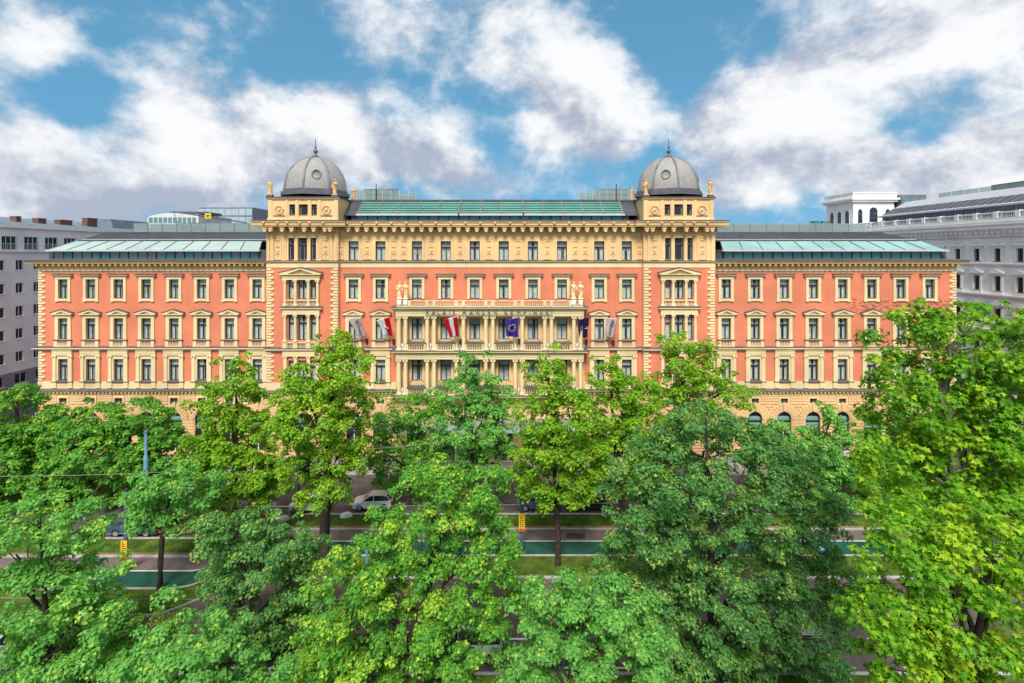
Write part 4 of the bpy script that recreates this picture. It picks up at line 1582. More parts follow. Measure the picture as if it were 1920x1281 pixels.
def flag(corners, bracket, fm, y0, label, marks):
    """banner hung from a pole that leans out from the wall; corners tl, tr, br, bl as seen"""
    dep = {'tl': y0 - 1.7, 'tr': y0 - 2.1, 'br': y0 - .8, 'bl': y0 - .9}
    C = {k: Vector((X(px, dep[k]), dep[k], Z(py, dep[k]))) for k, (px, py) in zip(('tl', 'tr', 'br', 'bl'), corners)}
    root = empty('flag', (X(bracket[0], y0), y0, Z(bracket[1], y0)))
    org = Vector(root.location)
    rr = random.Random(int(bracket[0]))
    ph = rr.uniform(0, 6)
    def S(u, v, off=0.0):
        p = (C['tl'] * (1 - u) + C['tr'] * u) * (1 - v) + (C['bl'] * (1 - u) + C['br'] * u) * v
        w = (1 - u) * .22 + .03
        p = p + Vector((math.sin(v * 5 + ph) * .07 * (1 - u), w * math.sin(u * 9 + v * 3 + ph) - off, .05 * math.sin(u * 6 + ph) * (1 - u)))
        return p - org
    n, m_ = 14, 20
    b = MB()
    b.add([S(i / n, j / m_) for j in range(m_ + 1) for i in range(n + 1)], [(j * (n + 1) + i, (j + 1) * (n + 1) + i, (j + 1) * (n + 1) + i + 1, j * (n + 1) + i + 1) for j in range(m_) for i in range(n)], 0, True)
    me = b.mesh('cloth', fm)
    uvl = me.uv_layers.new(name='UVMap')
    for li, lp in enumerate(me.loops):
        vi = lp.vertex_index
        uvl.data[li].uv = ((vi % (n + 1)) / n, (vi // (n + 1)) / m_)
    cl = put('cloth', me, root)
    so = cl.modifiers.new('thickness', 'SOLIDIFY')
    so.thickness = .012
    tip = S(1.0, -.03)
    p = MB().tube([(0, 0, 0), tip * .5, tip], [.035, .03, .025], 6)
    p.ball(tip, .06, 0, 6)
    put('pole', p.mesh('pole', 'alu'), root)
    q = MB().box(-.14, .14, -.1, .12, -.5, .12)
    put('bracket', q.mesh('bracket', 'iron'), root)
    for nm, mk, fn in marks:
        bb = MB()
        fn(bb, S)
        put(nm, bb.mesh(nm, mk), cl)
    tag(root, label, 'flag', 'flags on the front')
    return root


def strokes(paths, w):
    def fn(b, S):
        for path in paths:
            pts = []
            for i in range(len(path) - 1):
                for t in (0, .5):
                    pts.append((path[i][0] + (path[i + 1][0] - path[i][0]) * t, path[i][1] + (path[i + 1][1] - path[i][1]) * t))
            pts.append(path[-1])
            b.tube([S(u, v, .03) for (u, v) in pts], w, 4, smooth=False)
    return fn


def disc_stars(b, S):
    for i in range(12):
        a = 6.2832 * i / 12
        c = S(.5 + .27 * math.cos(a), .5 + .185 * math.sin(a), .03)
        pts = []
        for j in range(10):
            r_ = .085 if j % 2 == 0 else .035
            an = 6.2832 * j / 10 + 1.57
            pts.append((c[0] + math.cos(an) * r_, c[2] + math.sin(an) * r_))
        b.ext(pts, 'y', c[1] - .01, c[1])


# looping handwriting running down the banner
script = [[(.75, .10), (.55, .16), (.78, .22), (.60, .27), (.38, .30)], [(.62, .17), (.45, .25), (.40, .36), (.55, .40), (.66, .34), (.60, .28)],
          [(.80, .27), (.84, .38), (.66, .42), (.52, .50), (.62, .56), (.50, .60), (.62, .66), (.48, .70), (.64, .75), (.46, .79), (.62, .84), (.48, .90)]]
maltese = [[(.40, .42), (.72, .60)], [(.44, .60), (.70, .40)]]
lines_ = [[(.24, .44), (.24, .54)], [(.24, .56), (.24, .68)], [(.42, .38), (.42, .50)], [(.42, .52), (.42, .62)], [(.42, .64), (.42, .72)]]
emblem = [[(.68, .53), (.92, .53)], [(.92, .53), (.86, .44)], [(.92, .53), (.94, .60)]]
flag([(655, 597), (676, 595.5), (685, 632), (668, 628)], (688, 637), fm_be, YC - .1, 'beige banner with dark handwriting above the leafy tree top, leftmost flag', [('lettering', 'mark_grey', strokes(script, .028))])
flag([(708, 600), (730, 595.5), (736, 630), (717, 628.5)], (738.5, 638), fm_vi, YC - .1, 'flag half white and half red with a cross, beside the colonnade', [('cross', 'mark_white', strokes([maltese[0]], .07)), ('cross', 'mark_red', strokes([[(.44, .60), (.55, .51)]], .06))])
flag([(833, 598), (857.5, 594.5), (860.5, 631), (843, 632.5)], (863.5, 638), fm_at, -1.5, 'red white red striped flag hanging at the upper colonnade', [])
flag([(949, 600), (971, 595.5), (971.5, 632), (950, 631)], (973, 637.5), fm_eu, -1.5, 'blue flag with a ring of yellow stars at the upper colonnade', [('stars', 'mark_yellow', disc_stars)])
flag([(1083.5, 599.5), (1105, 595), (1101, 633), (1086, 633)], (1099.5, 639), fm_pu, YC - .1, 'dark purple flag with small white print, right of the colonnade', [('lettering', 'mark_white', strokes(lines_, .03)), ('emblem', 'mark_white', strokes(emblem, .035))])
flag([(1135, 597), (1157.5, 597), (1150, 634), (1138, 632)], (1150, 640), fm_be, YC - .1, 'beige banner with dark handwriting between two windows, rightmost flag', [('lettering', 'mark_grey', strokes(script, .028))])
for f in [o for o in bpy.data.objects if o.name.startswith(('stars', 'lettering'))]:
    f['kind'] = 'stuff'

# ------------------------------------------------------------------ grey apartment house across the left side street
M['greyrender'] = mat('grey_render', (.86, .81, .79), .9, .12, .25, .2, 12)
M['greylow'] = mat('grey_base', (.25, .25, .275), .8, .12, .4)
M['winwhite'] = mat('white_window_frame', (.78, .77, .75), .5)
M['brickred'] = mat('brick_chimney', (.20, .085, .065), .9, .3, 3)
M['bluegrey'] = mat('blue_grey_roof_sheet', (.17, .21, .24), .5, .15, .8)
gx = -75.0
house = empty('apartment_house', (gx, 20, 0))
tag(house, 'grey rendered apartment house with white windows across the left side street', 'building')
hy0, hy1 = -4.0, 48.0


def side_window(parent, ox, yy, z, w, hh, face, lights=2, depth=.22, extra=None, fm='winwhite', pm='pane', arch=False):
    """window in a wall of constant x; face = +1 when the wall looks to +x. Built in the parent's own coordinates"""
    def make():
        b = MB()
        t = .07
        d0, d1 = sorted((-face * depth, -face * (depth - .06)))
        n = lights
        b.box(d0, d1, -w / 2, w / 2, 0, t).box(d0, d1, -w / 2, w / 2, hh - t, hh)
        for i in range(n + 1):
            c = -w / 2 + w * i / n
            c = min(max(c, -w / 2 + t / 2), w / 2 - t / 2)
            b.box(d0, d1, c - t / 2, c + t / 2, t, hh - t)
        g = MB().box(-face * (depth + .015), -face * (depth + .005), -w / 2 + .02, w / 2 - .02, .02, hh - .02)
        s = MB()
        s0, s1 = sorted((0, face * .10))
        s.box(s0, s1, -w / 2 - .12, w / 2 + .12, -.10, -.02)
        return b.mesh('window', fm), g.mesh('pane', pm), s.mesh('sill', fm)
    f, g, s = cached(('sw', w, hh, face, lights, depth, fm, pm), make)
    o = put('window', f, parent, (ox, yy, z))
    put('pane', g, o)
    put('sill', s, o)
    return o


P0 = house.location.copy()
hol = []
wins = []
for k in range(-1, 3):
    yy = 14.0 - 2.9 * k
    for z in (24.0, 20.5, 17.0, 13.6, 10.1):
        wins.append((yy, z - .78, 1.25, 1.55, 2))
for yy in (14.2, 10.6, 17.6, 7.2):
    wins.append((yy, 6.0, 2.0, 1.5, 2))
for yy in (5.6, 9.0, 12.4, 15.9, 19.4, 22.9, 26.4, 29.9):
    wins.append((yy, 26.3, 2.35, 2.05, 3))
up = [(w[0] - w[2] / 2, w[0] + w[2] / 2, w[1], w[1] + w[3]) for w in wins if w[1] > 8]
lo_ = [(w[0] - w[2] / 2, w[0] + w[2] / 2, w[1], w[1] + w[3]) for w in wins if w[1] < 8]
def shift(hs, dy):
    return [(a - dy, b - dy, c, d_) for (a, b, c, d_) in hs]
wall('side_wall', hy0 - 20, hy1 - 20, 7.9, 29.6, shift(up, 20), 0.0, 'greyrender', house, -.3, axis='x')
wall('base_wall', hy0 - 20, hy1 - 20, 0, 7.9, shift(lo_, 20), 0.05, 'greylow', house, -.35, axis='x')
for (yy, z, w, hh, n) in wins:
    o = side_window(house, 0.0, yy - 20, z, w, hh, 1, n)
    if n == 3:
        b = MB()
        for q in range(9):
            t = -w / 2 - .05 + (w + .1) * q / 8
            b.box(.04, .07, t - .012, t + .012, 0, .95)
        b.box(.03, .08, -w / 2 - .1, w / 2 + .1, .93, .98)
        put('guard_rail', cached('grail', lambda: b.mesh('guard_rail', 'winwhite')), o)
b = MB()
b.box(-14, -.5, hy0 - 20, hy1 - 20, 0, 29.6)
put('house_block', b.mesh('house_block', 'room'), house)
b = MB()
b.box(-14.3, .45, hy0 - 20.4, hy1 - 19.6, 29.6, 30.0)
b.ext([(.45, 30.0), (-.2, 30.35), (-6.5, 31.6), (-14, 30.4), (-14, 30.0)], 'y', hy0 - 20.2, hy1 - 19.8, 1)
put('roof', b.mesh('roof', ['greyrender', 'bluegrey']), house)
b = MB().box(0, .35, hy0 - 20, hy1 - 20, 25.95, 26.12)
put('storey_ledge', b.mesh('storey_ledge', 'winwhite'), house)
for (yy, w, hh) in ((9, 1.6, .55), (15.5, .8, .45), (19.5, 1.4, .4), (24, 2.4, .4), (29.5, 2.2, 1.1)):
    b = MB().box(-2.6, -1.6, -w / 2, w / 2, -1.2, hh)
    c = MB().box(-2.7, -1.5, -w / 2 - .08, w / 2 + .08, hh, hh + .1)
    o = put('chimney', b.mesh('chimney', 'brickred'), house, (0, yy - 20, 31.0))
    put('chimney_cap', c.mesh('chimney_cap', 'greylow'), o)
b = MB()
b.ext([(-1.2, 29.9), (-1.8, 32.3), (-6, 32.3), (-6, 29.9)], 'y', 34 - 20, 44 - 20)
for q in range(12):
    t = 34 - 20 + 10 * (q + .5) / 12
    b.tube([(-1.2, t, 30.0), (-1.8, t, 32.3)], .04, 4, smooth=False)
put('attic_house', b.mesh('attic_house', 'bluegrey'), house)
b = MB()
b.ext([(0, 5.2), (1.6, 4.5), (1.6, 4.4), (0, 5.0)], 'y', -6.5, 2.5)
put('awning', b.mesh('awning', M['bluegrey']), house)

# ------------------------------------------------------------------ white palace across the right side street
M['palace'] = mat('white_palace_stone', (.90, .86, .81), .8, .10, .4, .2, 10)
M['palaceframe'] = mat('brown_window_frame', (.10, .045, .035), .5)
M['roofgrey'] = mat('palace_zinc', (.42, .41, .44), .5, .1, .5)
M['darkglass'] = mat('dark_strip_glass', (.02, .045, .07), .08, spec=.7)
wx = 72.0
pal = empty('white_palace', (wx, 20, 0))
tag(pal, 'white stone palace with roof balustrade and corner pavilion across the right side street', 'building')
ry0, ry1 = -12.0, 44.0
cols = [8.5 + 3.38 * i - 3.38 * 5 for i in range(15)]
rows = [(24.6, 1.9, 1.05), (20.2, 2.2, 1.05), (15.2, 2.5, 1.15), (10.2, 2.5, 1.15), (4.5, 3.0, 1.3)]
hol = [(c - w / 2, c + w / 2, z, z + hh) for c in cols for (z, hh, w) in rows]
wall('side_wall', ry0 - 20, ry1 - 20, 0, 28.2, shift(hol, 20), 0.0, 'palace', pal, .35, axis='x')
for c in cols:
    for ri, (z, hh, w) in enumerate(rows):
        o = side_window(pal, 0.0, c - 20, z, w, hh, -1, 2, .25, fm='palaceframe')
        if c < 5:
            continue
        def sur():
            b = MB()
            b.box(-.14, 0, -w / 2 - .3, -w / 2, 0, hh).box(-.14, 0, w / 2, w / 2 + .3, 0, hh).box(-.16, 0, -w / 2 - .34, w / 2 + .34, hh, hh + .34)
            if ri == 0:
                b.box(-.34, 0, -w / 2 - .55, w / 2 + .55, hh + .34, hh + .56)
                for q in (-1, 0, 1):
                    b.ball((-.05, q * .42, hh + .98), .2, 0, 6, .5, 1.1, .8)
            else:
                b.ext([(-w / 2 - .65, hh + .34), (w / 2 + .65, hh + .34), (w / 2 + .65, hh + .52), (0, hh + 1.05), (-w / 2 - .65, hh + .52)], 'x', -.4, 0)
            b.box(-.2, 0, -w / 2 - .4, w / 2 + .4, -.42, -.11)
            return b.mesh('surround', 'palace')
        put('surround', cached(('psur', ri), sur), o)
for c in cols:
    b = MB().box(-.12, 0, -.35, .35, 24.3, 28.0)
    put('pilaster', cached('ppil', lambda: b.mesh('pilaster', 'palace')), pal, (0, c + 1.69 - 20, 0))
def run(name, prof, m='palace', a=ry0, e=ry1):
    b = MB().ext(prof, 'y', a - 20, e - 20)
    return put(name, b.mesh(name, m), pal)
run('string_course', [(0, 23.9), (-.2, 23.9), (-.35, 24.15), (-.35, 24.3), (0, 24.35)])
run('string_course', [(0, 19.2), (-.3, 19.2), (-.5, 19.5), (-.5, 19.7), (0, 19.75)])
run('string_course', [(0, 14.0), (-.2, 14.0), (-.35, 14.2), (-.35, 14.4), (0, 14.45)])
run('main_cornice', [(0, 28.2), (-.25, 28.2), (-.3, 28.6), (-.9, 29.3), (-1.2, 29.35), (-1.2, 29.75), (-1.4, 30.0), (-1.4, 30.3), (0, 30.4)])
b = MB()
n = 62
for i in range(n):
    t = ry0 - 20 + (ry1 - ry0) * (i + .5) / n
    b.box(-.82, -.2, t - .16, t + .16, 28.72, 29.2)
put('cornice_blocks', b.mesh('cornice_blocks', 'palace'), pal, kind='stuff')
b = MB()
n = 124
for i in range(n):
    t = ry0 - 20 + (ry1 - ry0) * (i + .5) / n
    b.box(-.44, -.2, t - .11, t + .11, 28.25, 28.5)
put('dentils', b.mesh('dentils', 'palace'), pal, kind='stuff')
run('parapet_base', [(-.5, 30.4), (-1.2, 30.4), (-1.2, 30.95), (-.5, 30.95)])
run('parapet_rail', [(-.55, 31.65), (-1.15, 31.65), (-1.15, 31.83), (-.55, 31.83)])
npan = 17
for i in range(npan + 1):
    t = ry0 - 20 + (ry1 - ry0) * i / npan
    b = MB().box(-1.22, -.48, -.34, .34, 30.95, 31.9)
    put('parapet_post', cached('ppost', lambda: b.mesh('parapet_post', 'palace')), pal, (0, t, 0))
    if i < npan:
        w = (ry1 - ry0) / npan - .68
        def bl():
            q = MB()
            for j in range(8):
                q.lathe([(r_ * 1.5, z * .7) for (r_, z) in BAL_PROF], 6, (-.85, .34 + w * (j + .5) / 8, 30.95))
            return q.mesh('balusters', 'palace')
        put('balusters', cached('pbal', bl), pal, (0, t, 0), kind='stuff')
# set-back attic: dark window strip, sloping zinc roof with panels, glass rail
a0, a1 = ry0 - 20, 38 - 20
b = MB().box(1.8, 2.2, a0, a1, 30.2, 33.0)
put('attic_wall', b.mesh('attic_wall', 'roofgrey'), pal)
n = 24
for i in range(n):
    t = a0 + (a1 - a0) * (i + .5) / n
    w = (a1 - a0) / n
    b = MB().box(1.66, 1.78, -w * .42, w * .42, 31.0, 32.85)
    put('attic_pane', cached('appane', lambda: b.mesh('attic_pane', 'darkglass')), pal, (0, t, 0))
sl = [(1.4, 32.9), (1.4, 33.15), (6.5, 36.0), (12, 36.0), (12, 32.9)]
b = MB().ext(sl, 'y', a0, a1 - .0)
b.add([(1.4, a1, 33.15), (6.5, a1, 36.0), (6.5, a1 + 3, 33.1), (1.4, a1 + 2.5, 33.0)], [(0, 1, 2, 3)])
put('attic_roof', b.mesh('attic_roof', 'roofgrey'), pal)
n = 34
for i in range(n):
    t = a0 + (a1 - a0) * (i + .5) / n
    w = (a1 - a0) / n * .42
    q = MB()
    q.add([(1.75, -w, 33.42), (1.75, w, 33.42), (3.9, w, 34.62), (3.9, -w, 34.62), (1.78, -w, 33.36), (1.78, w, 33.36)], [(0, 1, 2, 3), (4, 5, 1, 0)])
    put('roof_panel', cached('rpanel', lambda: q.mesh('roof_panel', M['zinc_dark'])), pal, (0, t, 0))
n = 16
for i in range(n):
    t = a0 + (a1 - 6 - a0) * i / n
    w = (a1 - 6 - a0) / n
    b = MB().box(8.0, 8.03, .05, w - .05, 36.0, 37.0)
    put('rail_pane', cached('prail', lambda: b.mesh('rail_pane', 'railglass')), pal, (0, t, 0))
b = MB().box(8.5, 12, -14, 2, 36.0, 37.2)
put('roof_plant_room', b.mesh('roof_plant_room', 'zinc_dark'), pal)
b = MB().box(.6, 18, ry0 - 20, ry1 - 20, 0, 30.1)
put('palace_block', b.mesh('palace_block', 'room'), pal)
# corner pavilion
pv0, pv1 = ry1 - 20, ry1 - 20 + 9.2
pw = 8.6
b = MB()
b.box(0, pw, pv0, pv1, 0, 37.2)
pb = put('pavilion', b.mesh('pavilion', 'palace'), pal)
for (z0, z1, e) in ((36.6, 37.0, .5), (37.0, 37.4, .75), (37.4, 38.4, .3)):
    b = MB().box(-e, pw + e, pv0 - e, pv1 + e, z0 + .002, z1)
    put('pavilion_cornice', b.mesh('pavilion_cornice', 'palace'), pb)
b = MB().box(-.42, pw + .42, pv0 - .42, pv1 + .42, 38.4, 38.62)
put('pavilion_rail', b.mesh('pavilion_rail', 'palace'), pb)
def parch(w, hh, axis):
    b = MB()
    n = 10
    pts = [(w / 2, 0)] + [(math.cos(math.pi * i / n) * w / 2, hh + math.sin(math.pi * i / n) * w / 2) for i in range(n + 1)] + [(-w / 2, 0)]
    pt2 = [(p[0] * 1.35, p[1] * 1.06 - .05) for p in pts]
    b.ext(pt2, axis, -.06, .0, 0)
    b.ext(pts, axis, -.085, -.062, 1)
    b.box(*((-w * .45, w * .45, -.11, -.087, hh * .72, hh * .95) if axis == 'y' else (-.11, -.087, -w * .45, w * .45, hh * .72, hh * .95)), 2)
    return b.mesh('arched_window', ['palace', 'darkglass', M['palaceframe']])
for q in range(3):
    put('arched_window', cached('pa', lambda: parch(1.15, 2.4, 'x')), pb, (-.002, pv0 + 1.9 + q * 2.6, 31.9))
put('arched_window', cached('pb', lambda: parch(1.7, 2.7, 'y')), pb, (4.2, pv0 - .002, 31.9))
for q in range(2):
    put('arched_window', cached('pb', None), pb, (1.4 + q * 5.8, pv0 - .002, 31.9), scale=(.55, 1, .9))
b = MB().box(pw + .8, pw + 6, pv0 - 1, pv0 + 6, 30, 38.0)
gl = put('glass_room', b.mesh('glass_room', 'zinc'), pal)
for q in range(3):
    b = MB().box(pw + 1.1 + q * 1.65, pw + 2.5 + q * 1.65, pv0 - 1.08, pv0 - 1.02, 34.3, 37.2)
    put('pane', b.mesh('pane', 'stripglass'), gl)

# ------------------------------------------------------------------ roofs seen beyond the hotel
M['officeglass'] = mat('pale_office_glass', (.36, .44, .48), .15, .2, .12, spec=.7)
M['officelight'] = mat('pale_cladding', (.62, .60, .58), .6, .1, .2)
def far(px, dep):
    return (px - PX) * dep / F
def farz(py, dep):
    return H + (PY - py) * dep / F
dp = 210.0
ofc = empty('glass_office_block', (far(420, dp), dp - D, 0))
x0, x1 = far(371, dp) - ofc.location.x, far(473, dp) - ofc.location.x
b = MB().box(x0, x1, .3, 18, 0, farz(389, dp))
put('core', b.mesh('core', 'zinc'), ofc)
for f in range(9):
    z0 = farz(389, dp) - .4 - 3.2 * (f + 1)
    for q in range(8):
        a = x0 + (x1 - x0) * q / 8
        b = MB().box(.06, (x1 - x0) / 8 - .06, 0, .2, .25, 3.0)
        put('pane', cached('ofpane', lambda: b.mesh('pane', 'officeglass')), ofc, (a, 0, z0))
tag(ofc, 'pale glass office block far behind the left wing roof', 'building')
dp = 170.0
cv = empty('vaulted_roof_building', (far(315, dp), dp - D, 0))
x0, x1 = far(276, dp) - cv.location.x, far(372, dp) - cv.location.x
b = MB().box(x0, x1, 0, 20, 0, farz(409, dp))
put('wall', b.mesh('wall', 'officelight'), cv)
b = MB()
b.ext([(x0, farz(409, dp)), (x1, farz(409, dp)), (x1, farz(402, dp)), (x0 + 9, farz(399, dp)), (x0 + 4, farz(401, dp)), (x0 + 1, farz(405, dp))], 'y', 0, 20)
put('roof', b.mesh('roof', 'officelight'), cv)
b = MB().box(x0 + 6, x1 + 1, 2, 12, farz(400, dp), farz(396, dp))
put('roof_plant', b.mesh('roof_plant', 'zinc_dark'), cv)
for q in range(10):
    a = x0 + .6 + (x1 - x0 - 1) * q / 10
    b = MB().box(0, 1.2, -.12, -.02, 0, 1.7)
    put('window', cached('cvw', lambda: b.mesh('window', 'stripglass')), cv, (a, 0, farz(417.5, dp)))
tag(cv, 'low pale building with a vaulted roof behind the left terrace', 'building')
dp = 95.0
boom = MB()
p0 = Vector((far(326, dp), 0, farz(397, dp)))
p1 = Vector((far(462, dp), 0, farz(418, dp)))
boom.tube([(0, 0, 0), p1 - p0], .12, 6)
boom.tube([(0, 0, 0), (far(337, dp) - p0.x, 0, farz(434, dp) - p0.z)], .05, 6)
o = put('roof_hoist', boom.mesh('roof_hoist', 'zinc_dark'), None, (p0.x, dp - D, p0.z))
tag(o, 'thin dark hoist boom slanting over the left roof terrace', 'hoist')
sg = MB().box(-.55, .55, -.06, .06, -.5, .5)
o = put('roof_sign', sg.mesh('roof_sign', mat('yellow_sign', (.75, .55, .03), .6)), None, (far(390, 92), 92 - D, farz(405, 92)))
q = MB().tube([(-.3, -.09, .25), (0, -.09, 0), (.3, -.09, .25)], .07, 4).tube([(-.25, -.09, -.3), (.0, -.09, 0), (.25, -.09, -.3)], .06, 4)
put('emblem', q.mesh('emblem', 'iron'), o)
q = MB().tube([(0, .1, .4), (0, .1, -3.4)], .05, 6)
put('post', q.mesh('post', 'zinc'), o)
tag(o, 'small yellow square sign on the roofs behind the left terrace', 'sign')


def hedge_mesh(w, d_, hh, n, seed, leaf=.16):
    r2 = random.Random(seed)
    b = MB()
    for _ in range(n):
        x, yy, z = r2.uniform(0, w), r2.uniform(0, d_), hh * (1 - r2.random() ** 2 * .9)
        a, t = r2.uniform(0, 6.28), r2.uniform(-.6, 1.2)
        s = leaf * r2.uniform(.6, 1.3)
        u = Vector((math.cos(a) * math.cos(t), math.sin(a) * math.cos(t), math.sin(t))) * s
        v = Vector((-math.sin(a), math.cos(a), .3)) * s * .5
        p = Vector((x, yy, z))
        b.add([p, p + u * .5 + v, p + u, p + u * .5 - v], [(0, 1, 2, 3)])
    return b.mesh('leaves', M['planter_green'])


for (px, w, hh, wd, seed) in ((328, 4.0, 1.25, 'the left roof terrace', 5), (488, 1.2, 1.2, 'the left dome tower', 6), (1347, 1.6, 1.2, 'the right dome tower', 7), (1522, 3.4, 1.5, 'the white pavilion', 8)):
    dd = 78.0
    root = empty('roof_planter', (far(px, dd), dd - D, Z(437, 11)))
    b = MB().box(0, w, 0, .7, 0, .5)
    put('trough', b.mesh('trough', 'zinc'), root)
    l = put('leaves', hedge_mesh(w, .7, hh, 700, seed), root, (0, 0, .35), kind='stuff')
    tag(root, f'clipped green hedge in a trough on the roof beside {wd}', 'planter', 'roof hedges')

# roof-top lounges of glass behind the middle roof
for (a, c, side, wd) in ((652, 782, -1, 'left'), (1084, 1192, 1, 'right')):
    dd = 80.0
    zb2 = farz(376.5, dd)
    root = empty('roof_lounge', (far((a + c) / 2, dd), dd - D, zb2))
    ox = root.location.x
    def rx(px):
        return far(px, dd) - ox
    b = MB().box(rx(a) - 2, rx(c) + 2, -2, 4, -5, -.1)
    put('deck', b.mesh('deck', 'zinc_dark'), root)
    ntot = 8
    for i in range(ntot):
        p0, p1 = rx(a) + (rx(c) - rx(a)) * i / ntot, rx(a) + (rx(c) - rx(a)) * (i + 1) / ntot
        edge = (i < 2) if side > 0 else (i > 5)
        b = MB().box(.04, p1 - p0 - .04, 0, .03, 0, 1.25 if edge else 1.7)
        o = put('screen_pane', b.mesh('screen_pane', 'railglass'), root, (p0, 0, -.05))
        b = MB().box(-.03, .03, -.03, .06, 0, 1.75)
        put('post', b.mesh('post', 'alu'), o)
    h0, h1 = (rx(680), rx(730)) if side < 0 else (rx(1130), rx(1186))
    b = MB().box(h0, h1, 1.5, 4, -.1, 1.2).box(h0 - .2, h1 + .2, 1.3, 4, 1.2, 2.0)
    put('cabin', b.mesh('cabin', 'zinc'), root)
    m0 = rx(706) if side < 0 else rx(1155)
    b = MB().tube([(m0, -.2, 0), (m0, -.2, 2.6)], .07, 6)
    put('mast', b.mesh('mast', 'iron'), root)
    for i in range(4):
        q0 = (rx(738) + i * .85) if side < 0 else (rx(1092) + i * .9)
        b = MB().box(q0, q0 + .6, .4, 1.0, 0, .9)
        put('lounge_chair', b.mesh('lounge_chair', 'alu'), root)
    if side < 0:
        r2 = random.Random(3)
        b = MB()
        for _ in range(160):
            q0 = rx(728) + r2.uniform(0, 1.6)
            zz = r2.uniform(1.0, 1.75)
            s = r2.uniform(.08, .16)
            b.add([(q0, .3 + r2.uniform(0, .5), zz), (q0 + s, .3, zz + s * .5), (q0 + s * .3, .3, zz + s)], [(0, 1, 2)])
        put('red_flowers', b.mesh('red_flowers', mat('red_flower', (.25, .02, .05), .8)), root, kind='stuff')
    tag(root, f'glass screened roof lounge with cabin and mast beside the {wd} dome', 'roof terrace')

# ------------------------------------------------------------------ street
M['asphalt'] = mat('worn_asphalt', (.115, .09, .085), .85, .35, .5, .4, 25)
M['asphalt_new'] = mat('fresh_asphalt', (.055, .048, .05), .8, .2, 2, .4, 25)
M['asphalt_path'] = mat('path_asphalt', (.16, .125, .115), .85, .25, .8, .4, 25)
M['paving'] = mat('pavement_slabs', (.30, .26, .25), .85, .2, .7, .3, 12)
M['kerb'] = mat('granite_kerb', (.42, .38, .36), .8, .2, 2)
M['grass'] = mat('trodden_grass', (.055, .12, .012), .95, .45, .8, .8, 18, col2=(.11, .17, .018), detail=7)
M['dirt'] = mat('bare_earth', (.26, .16, .10), .95, .3, 2, .4, 15)
M['bikegreen'] = mat('green_lane_paint', (.013, .082, .055), .8, .4, .6, .3, 25)
M['paintwhite'] = mat('road_marking_white', (.72, .70, .68), .7, .2, 3)
M['paintblue'] = mat('road_marking_blue', (.02, .26, .52), .7, .15, 3)
M['steel'] = mat('rail_steel', (.22, .19, .18), .35, .3, 4, metal=.8)
M['trackbed'] = mat('track_concrete', (.13, .095, .085), .85, .3, .6, .3, 15)


def sx(px, dd):
    return (px - PX) * dd / F


def jog(x):
    """west of the stop the cycle lane and its verges swing towards the carriageway"""
    t = min(1.0, max(0.0, (-20.0 - x) / 6.0))
    return -4.3 * t * t * (3 - 2 * t)


def band(name, d0, d1, z, m, lab=None, thick=None, swing=1.0, x0=-100, x1=100, kind='structure'):
    """strip along the street between two distances from the lens line"""
    b = MB()
    xs = sorted({x0, x1, *[x for x in range(-28, -17)], *range(int(x0), int(x1), 8)})
    xs = [x for x in xs if x0 <= x <= x1]
    th = thick or .05
    v = []
    for x in xs:
        j = jog(x) * swing
        for (dd, zz) in ((d0, z - th), (d0, z), (d1, z), (d1, z - th)):
            v.append((x, dd - D + j, zz))
    f = []
    for i in range(len(xs) - 1):
        for k in range(3):
            f.append((i * 4 + k, (i + 1) * 4 + k, (i + 1) * 4 + k + 1, i * 4 + k + 1))
    b.add(v, f)
    o = put(name, b.mesh(name, m))
    o['kind'] = kind
    return o


b = MB()
b.add([(-900, -400, -.06), (900, -400, -.06), (900, 1400, -.06), (-900, 1400, -.06)], [(0, 1, 2, 3)])
structure(put('ground', b.mesh('ground', 'asphalt')))
band('pavement', 59.9, 66, .12, 'paving', swing=0, thick=.2)
band('kerb', 59.62, 59.9, .125, 'kerb', swing=0, thick=.2)
band('service_road', 50.7, 59.62, 0.0, 'asphalt', swing=.8)
band('kerb', 50.4, 50.7, .10, 'kerb', thick=.16)
band('verge', 48.3, 50.4, .09, 'grass', thick=.14)
band('earth_edge', 47.95, 48.3, .085, 'dirt', thick=.14)
band('kerb', 47.75, 47.95, .10, 'kerb', thick=.16)
band('footpath', 46.0, 47.75, .0, 'asphalt_path')
band('lane_line', 45.88, 46.0, .004, 'paintwhite')
band('cycle_path', 43.75, 45.88, .0, 'bikegreen')
band('kerb', 43.5, 43.75, .10, 'kerb', thick=.16)
band('tree_verge', 40.85, 43.5, .09, 'grass', thick=.14)
band('kerb', 40.6, 40.85, .10, 'kerb', thick=.16)
band('tram_road', 34.6, 40.6, -.004, 'trackbed', swing=.8)
band('carriageway', 31.5, 34.6, -.006, 'asphalt', swing=0)
band('kerb', 31.25, 31.5, .10, 'kerb', swing=0, thick=.16)
band('near_verge', 22.4, 31.25, .09, 'grass', swing=0, thick=.14)
band('near_path', 18.6, 22.4, .0, 'asphalt_path', swing=0)
band('path_verge', 16.6, 18.6, .09, 'grass', swing=0, thick=.14)
band('near_road', 4, 16.6, -.006, 'asphalt', swing=0)
for dd in (40.0, 38.56, 37.0, 35.56):
    b = MB()
    xs = list(range(-100, 101, 5)) + [-26, -24, -23, -22, -21]
    xs = sorted(set(xs))
    v = []
    for x in xs:
        j = jog(x) * .8
        v += [(x, dd - D + j - .05, .012), (x, dd - D + j + .05, .012)]
    b.add(v, [(2 * i, 2 * i + 2, 2 * i + 3, 2 * i + 1) for i in range(len(xs) - 1)])
    o = put('tram_rail', b.mesh('tram_rail', 'steel'))
    structure(o)
